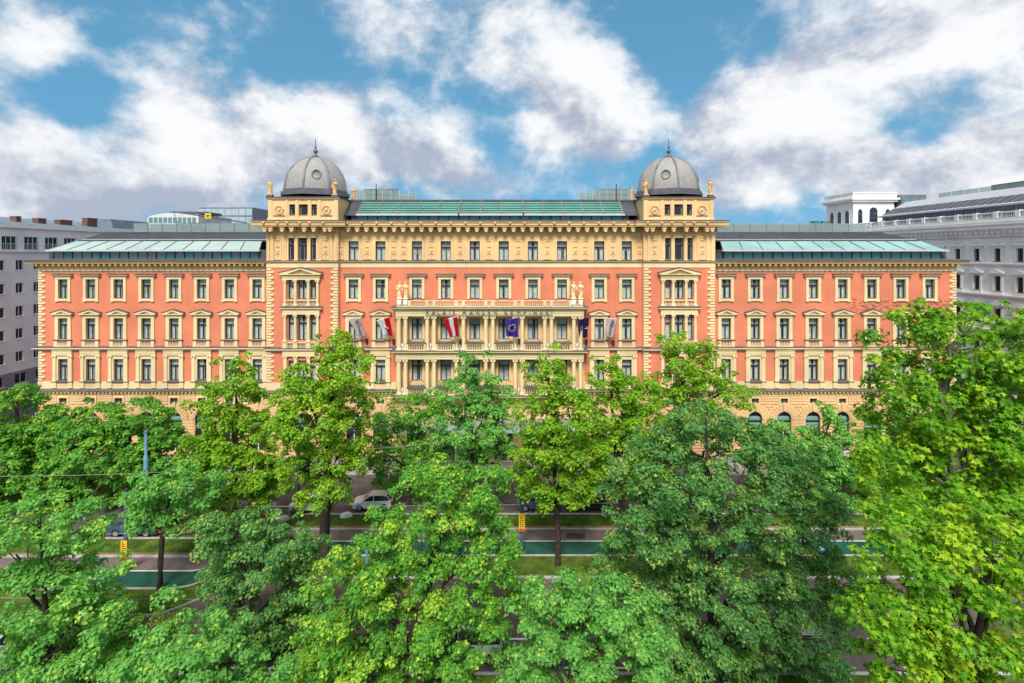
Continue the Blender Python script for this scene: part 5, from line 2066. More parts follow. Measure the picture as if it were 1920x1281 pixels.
for dd in (34.3, 31.9, 12.0):
    for k in range(-9, 10):
        b = MB()
        b.add([(-1.5, -.07, 0), (1.5, -.07, 0), (1.5, .07, 0), (-1.5, .07, 0)], [(0, 1, 2, 3)])
        structure(put('lane_marking', cached('lanemark', lambda: b.mesh('lane_marking', 'paintwhite')), None, (k * 6.0 + (dd % 3), dd - D, .004)))
for (px, dd) in ((548, 46.9), (1180, 46.6), (700, 38.0), (1010, 54.5)):
    b = MB()
    n = 18
    b.ext([(math.cos(6.2832 * i / n) * .34, math.sin(6.2832 * i / n) * .34) for i in range(n)], 'z', -.02, .006)
    b.tube([(math.cos(6.2832 * i / n) * .27, math.sin(6.2832 * i / n) * .27, .006) for i in range(n + 1)], .012, 4, caps=False)
    structure(put('manhole_cover', cached('manhole', lambda: b.mesh('manhole_cover', 'steel')), None, (sx(px, dd), dd - D, 0)))
for i in range(14):
    r2 = random.Random(900 + i)
    dd = r2.choice((52.6, 55.5, 57.2, 46.8, 32.8, 33.6, 20.5))
    w_, l_ = r2.uniform(.5, 1.1), r2.uniform(1.2, 4.5)
    b = MB()
    b.add([(-l_ / 2, -w_ / 2, 0), (l_ / 2, -w_ / 2 + r2.uniform(-.1, .1), 0), (l_ / 2 + r2.uniform(-.2, .2), w_ / 2, 0), (-l_ / 2, w_ / 2, 0)], [(0, 1, 2, 3)])
    x_ = r2.uniform(-19, 32)
    structure(put('asphalt_patch', b.mesh('asphalt_patch', 'asphalt_new' if i % 3 else 'asphalt_path'), None, (x_, dd - D, .004)))
# blue cycle sign painted on the green lane
cx_, cd_ = (1543 - PX) * 45.0 / F, 45.0
b = MB()
n = 24
b.ext([(math.cos(6.2832 * i / n) * .72, math.sin(6.2832 * i / n) * .72) for i in range(n)], 'z', 0, .003)
o = structure(put('painted_cycle_sign', b.mesh('painted_cycle_sign', 'paintblue'), None, (cx_, cd_ - D, .004)))
b = MB()
for c in (-.30, .30):
    b.tube([(c + math.cos(6.2832 * i / 14) * .22, -.12 + math.sin(6.2832 * i / 14) * .22, .005) for i in range(15)], .02, 4, caps=False)
b.tube([(-.30, -.12, .005), (-.1, .2, .005), (.2, .2, .005), (.0, -.12, .005), (-.1, .2, .005)], .02, 4)
b.tube([(.30, -.12, .005), (.2, .25, .005), (.32, .28, .005)], .02, 4)
put('bicycle_mark', b.mesh('bicycle_mark', 'paintwhite'), o)


def grass_blades(name, d0, d1, n, seed, swing=1.0, x0=-45, x1=45):
    rg = np.random.default_rng(seed)
    x = rg.uniform(x0, x1, n)
    j = np.array([jog(t) for t in x]) * swing
    yy = rg.uniform(d0, d1, n) - D + j
    hh = rg.uniform(.04, .13, n)
    a = rg.uniform(0, 6.28, n)
    w = rg.uniform(.015, .03, n)
    lx, ly = rg.normal(0, .04, n), rg.normal(0, .04, n)
    v = np.empty((n, 3, 3), np.float32)
    v[:, 0] = np.stack([x - np.cos(a) * w, yy - np.sin(a) * w, np.full(n, .085)], 1)
    v[:, 1] = np.stack([x + np.cos(a) * w, yy + np.sin(a) * w, np.full(n, .085)], 1)
    v[:, 2] = np.stack([x + lx, yy + ly, .09 + hh], 1)
    me = tri_mesh(name, v.reshape(-1, 3), np.arange(n * 3, dtype=np.int32).reshape(-1, 3))
    me.materials.append(M['blade'])
    o = put(name, me)
    o['kind'] = 'stuff'
    o['label'] = {1: 'short green grass on the verge beside the parked cars', 2: 'short green grass on the verge along the green cycle lane', 3: 'short green grass under the near foreground trees'}[seed]
    o['category'] = 'grass'
    return o


def tri_mesh(name, verts, tris, tint=None, uvw=None):
    me = bpy.data.meshes.new(name)
    nv, nt = len(verts), len(tris)
    me.vertices.add(nv)
    me.vertices.foreach_set('co', np.ascontiguousarray(verts, dtype=np.float32).ravel())
    me.loops.add(nt * 3)
    me.loops.foreach_set('vertex_index', np.ascontiguousarray(tris, dtype=np.int32).ravel())
    me.polygons.add(nt)
    me.polygons.foreach_set('loop_start', np.arange(0, nt * 3, 3, dtype=np.int32))
    me.polygons.foreach_set('loop_total', np.full(nt, 3, dtype=np.int32))
    if tint is not None:
        at = me.attributes.new('tint', 'FLOAT', 'POINT')
        at.data.foreach_set('value', np.ascontiguousarray(tint, dtype=np.float32))
    me.update(calc_edges=True)
    return me


M['blade'] = mat('grass_blades', (.08, .17, .015), .8, .4, 1.2, col2=(.16, .24, .02))
grass_blades('grass', 48.3, 50.4, 26000, 1)
grass_blades('grass', 40.85, 43.5, 30000, 2)
grass_blades('grass', 22.4, 31.25, 60000, 3, 0.0)


# ------------------------------------------------------------------ vehicles
M['tyre'] = mat('tyre_rubber', (.02, .02, .02), .85)
M['rim'] = mat('alloy_rim', (.45, .45, .46), .35, metal=.7)
M['carglass'] = mat('car_glass', (.015, .02, .025), .06, spec=.7)
M['headlight'] = mat('headlight_glass', (.65, .68, .72), .15)
M['taillight'] = mat('tail_light_glass', (.35, .01, .01), .2)
M['plastic'] = mat('black_trim', (.025, .025, .027), .6)


def car_paint(name, col):
    m = mat(name, col, .28, spec=.5)
    m.node_tree.nodes['Principled BSDF'].inputs['Coat Weight'].default_value = .6
    return m


def car_meshes(kind):
    if kind == 'hatch':
        L, W, belt, roof = 3.95, 1.68, .98, 1.48
        lower = [(-1.9, .30), (-1.95, .48), (-1.92, .72), (-1.70, .84), (-.95, .98), (1.78, 1.02), (1.92, .92), (1.95, .55), (1.9, .30)]
        green = [(-1.02, .95), (-.30, 1.40), (.0, 1.47), (1.05, 1.47), (1.50, 1.40), (1.86, .99)]
        wx_ = (-1.22, 1.25)
    elif kind == 'van':
        L, W, belt, roof = 4.9, 1.9, 1.15, 1.95
        lower = [(-2.4, .32), (-2.45, .55), (-2.40, .95), (-2.15, 1.08), (-1.6, 1.16), (2.38, 1.2), (2.43, 1.0), (2.43, .55), (2.38, .32)]
        green = [(-1.7, 1.12), (-.95, 1.82), (-.7, 1.93), (2.0, 1.95), (2.28, 1.86), (2.40, 1.17)]
        wx_ = (-1.55, 1.5)
    else:
        L, W, belt, roof = 4.5, 1.8, .96, 1.44
        lower = [(-2.15, .28), (-2.22, .48), (-2.18, .70), (-1.9, .82), (-1.0, .95), (1.55, .99), (2.12, .95), (2.24, .80), (2.22, .48), (2.15, .28)]
        green = [(-1.1, .93), (-.30, 1.36), (.0, 1.43), (.8, 1.43), (1.15, 1.36), (1.75, .98)]
        wx_ = (-1.38, 1.38)
    def make():
        r_ = .33
        # outline of the lower body with the wheel arches cut in
        pts = []
        def arch(c):
            return [(c + math.cos(a) * (r_ + .07), .30 + max(0, math.sin(a)) * (r_ + .09)) for a in [math.pi * i / 8 for i in range(9)]]
        bottom = [(lower[-1][0], lower[-1][1])] + arch(wx_[1]) + arch(wx_[0]) + [(lower[0][0], lower[0][1])]
        out = lower[1:-1] + bottom[:-1] + [bottom[-1]]
        body = MB()
        n = len(out)
        layers = [(-W / 2, .93, .04), (-W / 2 + .10, 1.0, 0), (W / 2 - .10, 1.0, 0), (W / 2, .93, .04)]
        vs = []
        for (yy, s, _) in layers:
            for (x, z) in out:
                zc = .62
                vs.append((x * (s if abs(x) > L * .4 else 1), yy, zc + (z - zc) * (s if z > .6 else 1)))
        fs = []
        for k in range(3):
            for i in range(n):
                fs.append((k * n + i, k * n + (i + 1) % n, (k + 1) * n + (i + 1) % n, (k + 1) * n + i))
        body.add(vs, fs, 0, False)
        body.add(vs[:n], [tuple(range(n - 1, -1, -1))], 0)
        body.add(vs[-n:], [tuple(range(n))], 0)
        # roof and pillars over the dark glass
        gl = MB()
        hw0, hw1 = W / 2 - .07, W / 2 - .26
        def wid(z):
            t = (z - belt) / (roof - belt)
            return hw0 + (hw1 - hw0) * max(0, min(1, t))
        gv = [(x, -wid(z), z) for (x, z) in green] + [(x, wid(z), z) for (x, z) in green]
        m_ = len(green)
        gl.add(gv, [(i, i + 1, m_ + i + 1, m_ + i) for i in range(m_ - 1)])
        gl.add(gv, [tuple(range(m_ - 1, -1, -1)), tuple(range(m_, 2 * m_))])
        rf = MB()
        i0, i1 = 1, m_ - 2
        e = .012
        tv = [(green[i][0], s * (wid(green[i][1]) + e), green[i][1] + .018) for s in (-1, 1) for i in range(i0, i1 + 1)]
        q = i1 - i0 + 1
        rf.add(tv, [(i, i + 1, q + i + 1, q + i) for i in range(q - 1)])
        for s in (-1, 1):
            for (a, c) in ((green[0], green[1]), (green[-1], green[-2]), ((.18 if kind != 'van' else -.3, belt), (.16 if kind != 'van' else -.3, roof - .03))):
                rf.tube([(a[0], s * (wid(a[1]) + .006), a[1]), (c[0], s * (wid(c[1]) + .006), c[1])], .035, 4, smooth=False)
            rf.tube([(green[i][0], s * (wid(green[i][1]) + .004), green[i][1]) for i in range(i0, i1 + 1)], .03, 4, smooth=False)
        tr = MB().box(lower[0][0] - .03, lower[0][0] + .25, -W / 2 + .12, W / 2 - .12, .26, .40).box(lower[-1][0] - .25, lower[-1][0] + .03, -W / 2 + .12, W / 2 - .12, .26, .40)
        wh = MB().lathe([(r_ * .7, -.10), (r_, -.09), (r_ * 1.0, .09), (r_ * .7, .10)], 18)
        ri = MB().lathe([(r_ * .69, -.08), (r_ * .69, .08)], 14)
        for k in range(5):
            a = 6.2832 * k / 5
            ri.box(-.03, .03, 0, .01, 0, .01)
        hl = MB().ball((0, 0, 0), .16, 0, 6, .7, 1.2, .6)
        tl = MB().box(-.03, .03, -.14, .14, -.12, .12)
        mi = MB().ball((0, 0, 0), .10, 0, 6, .8, 1, .7)
        return body, gl.mesh('windows', 'carglass'), rf, tr.mesh('bumper_trim', 'plastic'), wh.mesh('wheel', 'tyre'), ri.mesh('rim', 'rim'), hl.mesh('headlight', 'headlight'), tl.mesh('tail_light', 'taillight'), mi, (L, W, wx_, lower)
    return cached(('car', kind), make)


def car(kind, paint, x, dd, rz, label, group='cars along the street'):
    body, gl, rf, tr, wh, ri, hl, tl, mi, (L, W, wx_, lower) = car_meshes(kind)
    def pm():
        return body.mesh('body', paint), rf.mesh('roof', paint), mi.mesh('mirror', paint)
    bm, rm, mm = cached(('carp', kind, paint.name), pm)
    o = empty('parked_car' if kind != 'van' else 'parked_van', (x, dd - D, .0), rz)
    put('body', bm, o)
    put('windows', gl, o)
    put('roof', rm, o)
    put('bumper_trim', tr, o)
    for c in wx_:
        for s in (-1, 1):
            w = put('wheel', wh, o, (c, s * (W / 2 - .11), .33))
            w.rotation_euler = (R(90), 0, 0)
            put('rim', ri, w, (0, 0, s * -.03))
    for s in (-1, 1):
        put('headlight', hl, o, (lower[2][0] + .02, s * (W / 2 - .26), lower[2][1] - .02))
        put('tail_light', tl, o, (lower[-2][0] - .02, s * (W / 2 - .22), lower[-2][1] + .22))
        put('mirror', mm, o, (-.72 if kind != 'van' else -1.35, s * (W / 2 + .06), 1.0 if kind != 'van' else 1.2))
    tag(o, label, 'van' if kind == 'van' else 'car', group)
    return o


CP = {k: car_paint('car_paint_' + k, c) for k, c in (('white', (.86, .86, .86)), ('black', (.02, .02, .024)), ('blue', (.05, .09, .14)), ('grey', (.22, .22, .24)), ('red', (.45, .02, .02)), ('silver', (.50, .52, .55)))}




car('hatch', CP['white'], sx(700, 52.0), 52.0, R(2), 'white hatchback parked beside the verge, right of the thick tree trunk')
car('hatch', CP['white'], sx(583, 51.6), 51.6, R(0), 'white hatchback parked behind the leafy branch, nearest the bicycle stands')
car('sedan', CP['blue'], sx(1010, 52.0), 52.0, R(180), 'dark blue saloon parked behind the pole with the yellow sign')
car('sedan', CP['black'], sx(1102, 52.0), 52.0, R(0), 'black saloon parked behind the slim tree in mid street')
car('hatch', CP['silver'], sx(1135, 56.2), 56.2, R(0), 'silver hatchback on the service road beyond the black saloon')
car('sedan', CP['grey'], sx(330, 54.5), 54.5, R(0), 'grey saloon on the service road among the left trees')
car('sedan', CP['blue'], sx(258, 47.4), 47.4, R(180), 'dark blue saloon parked behind the left yellow sign pole')
car('hatch', CP['red'], sx(326, 47.6), 47.6, R(0), 'red hatchback half hidden behind the left verge tree')
car('sedan', CP['black'], sx(400, 48.2), 48.2, R(0), 'black saloon parked left of the bicycle stands')
car('van', CP['white'], sx(870, 33.1), 33.1, R(0), 'white van on the carriageway under the large middle tree')
car('van', CP['white'], sx(60, 33.1), 33.1, R(0), 'white van on the carriageway under the left corner tree')
car('hatch', CP['silver'], sx(1490, 33.1), 33.1, R(0), 'silver hatchback on the carriageway under the dark green tree')
car('sedan', CP['white'], sx(800, 56.5), 56.5, R(180), 'white saloon standing before the hotel door')

# ------------------------------------------------------------------ poles, wires, signs
M['poleblue'] = mat('blue_grey_pole', (.10, .22, .31), .5, .15, 2)
M['poledark'] = mat('dark_pole', (.04, .075, .105), .55, .2, 2)
M['signyellow'] = mat('yellow_sign_plate', (.80, .52, .02), .6)
M['signred'] = mat('red_sign_band', (.60, .08, .02), .6)
M['wire'] = mat('overhead_wire', (.30, .30, .29), .6)


def stop_pole(px, dd, top, label):
    x = sx(px, dd)
    o = empty('catenary_pole', (x, dd - D, 0))
    b = MB()
    b.lathe([(.22, 0), (.22, .5), (.17, .55), (.16, 6.5), (.115, 6.55), (.10, top - .1), (.12, top - .1), (.12, top)], 14)
    put('shaft', b.mesh('shaft', 'poledark'), o)
    b = MB().box(-.26, .26, -.05, .0, 0, 1.55)
    zz = farz(994, dd)
    s = put('sign_plate', b.mesh('sign_plate', 'signyellow'), o, (0.02, -.20, zz))
    b = MB().box(-.24, .24, -.062, -.051, .02, .26)
    put('red_band', b.mesh('red_band', 'signred'), s)
    b = MB().box(-.14, -.10, -.062, -.051, .3, 1.5)
    put('dark_stripe', b.mesh('dark_stripe', 'plastic'), s)
    b = MB()
    for q in range(6):
        b.box(-.06, .20 - .05 * (q % 3), -.062, -.051, .42 + q * .17, .47 + q * .17)
    put('sign_lines', b.mesh('sign_lines', 'plastic'), s, kind='stuff')
    tag(o, label, 'pole', 'street poles')
    return o


stop_pole(978, 44.6, 9.0, 'blue grey pole with a yellow and red plate left of the slim verge tree')
p_ = stop_pole(236, 41.5, 6.7, 'blue grey pole with a yellow and red plate beside the left verge tree')
for c in list(p_.children):
    if c.name.startswith('sign_plate'):
        c.location.z = farz(1047, 41.5)
o = empty('lamp_pole', (sx(273.5, 47.0), 47.0 - D, 0))
b = MB().lathe([(.24, 0), (.24, .6), (.20, .7), (.19, farz(855, 47)), (.12, farz(854, 47)), (.11, farz(808, 47)), (.02, farz(806, 47))], 14)
put('shaft', b.mesh('shaft', 'poleblue'), o)
b = MB().lathe([(.14, 0), (.14, .18)], 12)
put('collar', b.mesh('collar', 'poleblue'), o, (0, 0, farz(812, 47)))
tag(o, 'tall two step blue pole standing above the left trees', 'pole', 'street poles')
o = empty('lamp_pole', (sx(687.5, 40.4), 40.4 - D, 0))
b = MB().lathe([(.16, 0), (.16, 1.5), (.11, 1.6), (.10, 3.2), (.02, 3.25)], 12)
put('shaft', b.mesh('shaft', 'poleblue'), o)
b = MB().lathe([(.2, 0), (.2, .12)], 12)
put('foot', b.mesh('foot', 'poledark'), o)
tag(o, 'short blue pole at the verge edge beside the large middle tree', 'pole', 'street poles')
o = empty('lamp_pole', (sx(560, 49.4), 49.4 - D, 0))
b = MB().lathe([(.24, 0), (.24, 1.0), (.19, 1.1), (.16, 2.6), (.11, 2.7), (.09, 8.0)], 12)
put('shaft', b.mesh('shaft', 'poledark'), o)
b = MB().ball((0, 0, 8.2), .28, 0, 8, 1, 1, .8)
put('lantern', b.mesh('lantern', 'silver'), o)
tag(o, 'dark lamp post on the verge between the two white hatchbacks', 'pole', 'street poles')


def wire(a, c, label, sag=.35, r_=.018):
    pa = Vector((sx(a[0], a[2]), a[2] - D, farz(a[1], a[2])))
    pc = Vector((sx(c[0], c[2]), c[2] - D, farz(c[1], c[2])))
    b = MB()
    b.tube([pa * (1 - t) + pc * t - pa - Vector((0, 0, 4 * sag * t * (1 - t))) for t in [i / 12 for i in range(13)]], r_, 5)
    o = put('overhead_wire', b.mesh('overhead_wire', 'wire'), None, pa)
    tag(o, label, 'wire', 'overhead wires')


wire((-60, 893, 40), (545, 868, 47), 'thin span wire rising from the left edge across the tree crowns')
wire((690, 842, 44), (1000, 795, 48), 'thin span wire crossing the middle trees below the canopy')
wire((150, 950, 43), (215, 880, 52), 'short wire slanting up between the left trees', .05)
wire((905, 905, 43), (975, 800, 54), 'short wire slanting up beside the pole with the yellow sign', .05)
wire((380, 949, 42.5), (1160, 943, 44.5), 'level contact wire before the parked cars in mid street', .12)
wire((-60, 1000, 40), (420, 998, 40), 'level contact wire before the parked cars at left', .1)
wire((-100, 1120, 36), (2000, 1112, 36), 'low contact wire running the length of the tram road', .3)

# bicycle stands, bicycles and small things on the far verge
M['rackgreen'] = mat('green_rack_tube', (.03, .25, .06), .5)
M['bikeframe'] = mat('bicycle_frame_grey', (.25, .27, .30), .4, metal=.4)
M['basket'] = mat('red_basket', (.45, .03, .03), .7)
for i, px in enumerate((474, 484, 494, 505)):
    dd = 49.2
    b = MB().tube([(0, -.45, 0), (0, -.45, .75), (0, -.3, .92), (0, .3, .92), (0, .45, .75), (0, .45, 0)], .035, 8)
    o = put('bicycle_stand', b.mesh('bicycle_stand', 'rackgreen'), None, (sx(px, dd), dd - D, .0))
    tag(o, f'{["first", "second", "third", "fourth"][i]} green hoop of the bicycle stands counted from the left', 'bicycle stand', 'bicycle stands')


def bicycle(x, dd, rz, label, basket):
    o = empty('bicycle', (x, dd - D, 0.0), rz)
    b = MB()
    b.tube([(math.cos(6.2832 * i / 18) * .33, 0, math.sin(6.2832 * i / 18) * .33) for i in range(19)], .022, 5, caps=False)
    for i in range(8):
        a = 6.2832 * i / 8
        b.tube([(0, 0, 0), (math.cos(a) * .32, 0, math.sin(a) * .32)], .004, 3)
    wm_ = cached('bwheel', lambda: b.mesh('wheel', 'tyre'))
    put('wheel', wm_, o, (-.52, 0, .35))
    put('wheel', wm_, o, (.52, 0, .35))
    f = MB()
    f.tube([(-.52, 0, .35), (-.38, 0, .92)], .02, 6).tube([(-.42, 0, .78), (.05, 0, .38), (.18, 0, .82), (-.41, 0, .80)], .02, 6).tube([(.05, 0, .38), (.52, 0, .35), (.18, 0, .82)], .015, 6)
    put('frame', cached('bframe', lambda: f.mesh('frame', 'bikeframe')), o)
    s = MB().ball((.2, 0, .92), .12, 0, 6, 1.1, .6, .35)
    put('saddle', cached('bsad', lambda: s.mesh('saddle', 'plastic')), o)
    hb = MB().tube([(-.3, -.27, 1.0), (-.37, -.1, .98), (-.38, 0, .95), (-.37, .1, .98), (-.3, .27, 1.0)], .014, 6)
    put('handlebar', cached('bhb', lambda: hb.mesh('handlebar', 'bikeframe')), o)
    if basket:
        k_ = MB().box(-.72, -.42, -.16, .16, .72, .95)
        put('basket', k_.mesh('basket', 'basket'), o)
    tag(o, label, 'bicycle', 'bicycles in the stands')


bicycle(sx(479, 49.3), 49.3, R(92), 'bicycle with a red basket between the two leftmost green hoops', True)
bicycle(sx(489, 49.0), 49.0, R(84), 'grey bicycle in the middle of the green hoops', False)
bicycle(sx(500, 49.4), 49.4, R(95), 'bicycle with a red basket next to the rightmost green hoop', True)
dd = 50.0
o = empty('no_stopping_sign', (sx(515, dd), dd - D, 0))
b = MB().tube([(0, 0, 0), (0, 0, 2.3)], .03, 8)
put('post', b.mesh('post', 'alu'), o)
b = MB().lathe([(.35, 0), (.38, .04), (.2, .12)], 16)
put('foot', b.mesh('foot', mat('ochre_sign_foot', (.55, .38, .16), .8)), o)
n = 20
b = MB().ext([(math.cos(6.2832 * i / n) * .30, math.sin(6.2832 * i / n) * .30) for i in range(n)], 'y', -.06, -.04)
d_ = put('disc', b.mesh('disc', 'paintblue'), o, (0, 0, 2.0))
b = MB().tube([(math.cos(6.2832 * i / n) * .27, -.07, math.sin(6.2832 * i / n) * .27) for i in range(n + 1)], .035, 4, caps=False)
b.tube([(-.2, -.07, .2), (.2, -.07, -.2)], .03, 4).tube([(-.2, -.07, -.2), (.2, -.07, .2)], .03, 4)
put('red_ring', b.mesh('red_ring', 'signred'), d_)
b = MB().box(-.2, .2, -.06, -.04, 1.2, 1.55)
put('plate', b.mesh('plate', 'white'), o)
tag(o, 'round no stopping sign on an ochre foot beside the bicycle stands', 'sign')
for (px, py, dd, wd) in ((530, 971, 49.4, 'beside the wooden stake on the far verge'), (648, 967.5, 50.0, 'on the far verge before the right white hatchback')):
    b = MB()
    n, m_ = 14, 6
    vs = []
    for j in range(m_ + 1):
        t = j / m_
        for i in range(n):
            a = 6.2832 * i / n
            r_ = math.cos(t * 1.5) * (1 + .15 * math.sin(a * 3 + 1) + .08 * math.sin(a * 7))
            vs.append((math.cos(a) * .62 * r_, math.sin(a) * .36 * r_, math.sin(t * 1.5) * .42 * (1 + .2 * math.cos(a))))
    b.add(vs, [(j * n + i, j * n + (i + 1) % n, (j + 1) * n + (i + 1) % n, (j + 1) * n + i) for j in range(m_) for i in range(n)], 0, True)
    b.add(vs[-n:], [tuple(range(n))])
    o = put('white_sack', b.mesh('white_sack', 'white'), None, (sx(px, dd), dd - D, .10))
    tag(o, f'filled white sack lying {wd}', 'sack', 'white sacks')
b = MB().tube([(0, 0, 0), (0.02, 0, 1.2), (0, 0, 2.4)], .05, 7)
o = put('wooden_stake', b.mesh('wooden_stake', mat('pale_stake_wood', (.55, .42, .24), .8, .2, 4)), None, (sx(542, 49.2), 49.2 - D, .08))
tag(o, 'pale wooden stake standing in the far verge next to a white sack', 'stake')
# blue arrow plate beside the painted cycle sign
o = empty('cycle_lane_sign', (sx(1494, 44.0), 44.0 - D, 0))
b = MB().tube([(0, 0, 0), (0, 0, 2.6)], .035, 8)
put('post', b.mesh('post', 'alu'), o)
b = MB().box(-.3, .3, -.05, -.03, 1.9, 2.6)
pl = put('plate', b.mesh('plate', 'paintblue'), o)
b = MB().tube([(0, -.06, 2.05), (0, -.06, 2.45)], .03, 4).tube([(-.12, -.06, 2.3), (0, -.06, 2.47), (.12, -.06, 2.3)], .03, 4)
put('arrow', b.mesh('arrow', 'paintwhite'), pl)
tag(o, 'blue arrow sign on a post at the green cycle lane, beside the dark green tree', 'sign')
# poster pillar on the right pavement
o = empty('poster_column', (sx(1592, 57.5), 57.5 - D, 0))
b = MB().lathe([(.75, 0), (.75, 3.0), (.85, 3.05), (.85, 3.2), (.3, 3.6)], 18)
put('drum', b.mesh('drum', 'officelight'), o)
for q, (c0, z0, z1) in enumerate((((.6, .25, .15), .4, 1.5), ((.25, .35, .55), 1.6, 2.4), ((.7, .55, .35), 2.45, 2.95))):
    b = MB()
    nn = 8
    v = []
    for i in range(nn + 1):
        a = R(-150 + 120 * i / nn)
        v += [(math.cos(a) * .765, math.sin(a) * .765, z0), (math.cos(a) * .765, math.sin(a) * .765, z1)]
    b.add(v, [(2 * i, 2 * i + 2, 2 * i + 3, 2 * i + 1) for i in range(nn)])
    put('poster', b.mesh('poster', mat('poster_paper', c0, .8, .3, 3)), o)
tag(o, 'round poster column on the pavement between the trees at right', 'poster column')

# ------------------------------------------------------------------ trees
def leaf_mat(name, dark, midc, light, trans=.42):
    m = bpy.data.materials.new(name)
    m.use_nodes = True
    t = m.node_tree
    k = NT(t)
    b = t.nodes['Principled BSDF']
    at = k.n('ShaderNodeAttribute', attribute_name='tint')
    r_ = k.n('ShaderNodeValToRGB')
    r_.color_ramp.elements[0].position = .0
    r_.color_ramp.elements[0].color = (*dark, 1)
    r_.color_ramp.elements[1].position = 1.0
    r_.color_ramp.elements[1].color = (*light, 1)
    e = r_.color_ramp.elements.new(.55)
    e.color = (*midc, 1)
    k.put(r_.inputs[0], at.outputs['Fac'])
    k.put(b.inputs['Base Color'], r_.outputs[0])
    b.inputs['Roughness'].default_value = .55
    b.inputs['Specular IOR Level'].default_value = .22
    tr = k.n('ShaderNodeBsdfTranslucent')
    k.put(tr.inputs[0], k.mix(1.0, r_.outputs[0], (1.15, 1.2, .6, 1), 'MULTIPLY'))
    mx = k.n('ShaderNodeMixShader')
    mx.inputs[0].default_value = trans
    t.links.new(b.outputs[0], mx.inputs[1])
    t.links.new(tr.outputs[0], mx.inputs[2])
    t.links.new(mx.outputs[0], t.nodes['Material Output'].inputs[0])
    return m


LEAF = {
    'yellow': leaf_mat('lime_leaves', (.115, .27, .018), (.26, .50, .028), (.56, .64, .04)),
    'mid': leaf_mat('maple_leaves', (0.066, 0.228, 0.031), (0.162, 0.432, 0.054), (0.504, 0.660, 0.060)),
    'blue': leaf_mat('chestnut_leaves', (0.065, 0.200, 0.054), (0.151, 0.362, 0.092), (0.454, 0.540, 0.097)),
    'light': leaf_mat('linden_leaves', (0.088, 0.277, 0.053), (0.206, 0.507, 0.100), (0.496, 0.684, 0.106)),
    'plane': leaf_mat('plane_leaves', (.075, .22, .012), (.18, .43, .020), (.44, .60, .03)),
    'olive': leaf_mat('ash_leaves', (.085, .19, .026), (.19, .33, .04), (.46, .46, .06)),
    'catkin': leaf_mat('catkin_leaves', (0.168, 0.264, 0.024), (0.312, 0.432, 0.048), (0.552, 0.552, 0.096)),
}
M['bark'] = mat('grey_brown_bark', (.055, .038, .032), .95, .35, 3, .8, 14)
M['bark_pale'] = mat('plane_bark', (.20, .18, .14), .9, .4, 2, .5, 10)

# leaf outlines in (across, along) with the fan of triangles that fills them
SHAPES = {
    2: (np.array([(0, 0, 0), (.42, .45, .10), (0, 1.0, -.06), (-.42, .45, .10)], np.float32), np.array([(0, 1, 2), (0, 2, 3)])),
    4: (np.array([(0, 0, 0), (.55, .22, .08), (.28, .52, .02), (0, 1.05, -.10), (-.28, .52, .02), (-.55, .22, .08)], np.float32), np.array([(0, 1, 2), (0, 2, 3), (0, 3, 4), (0, 4, 5)])),
    8: (np.array([(0, .02, 0), (.36, -.12, .02), (.24, .16, .03), (.66, .40, .06), (.27, .52, .02), (0, 1.08, -.10), (-.27, .52, .02), (-.66, .40, .06), (-.24, .16, .03), (-.36, -.12, .02)], np.float32),
        np.array([(0, i, i + 1) for i in range(1, 9)])),
}


def unit(v):
    return v / np.maximum(np.linalg.norm(v, axis=-1, keepdims=True), 1e-6)


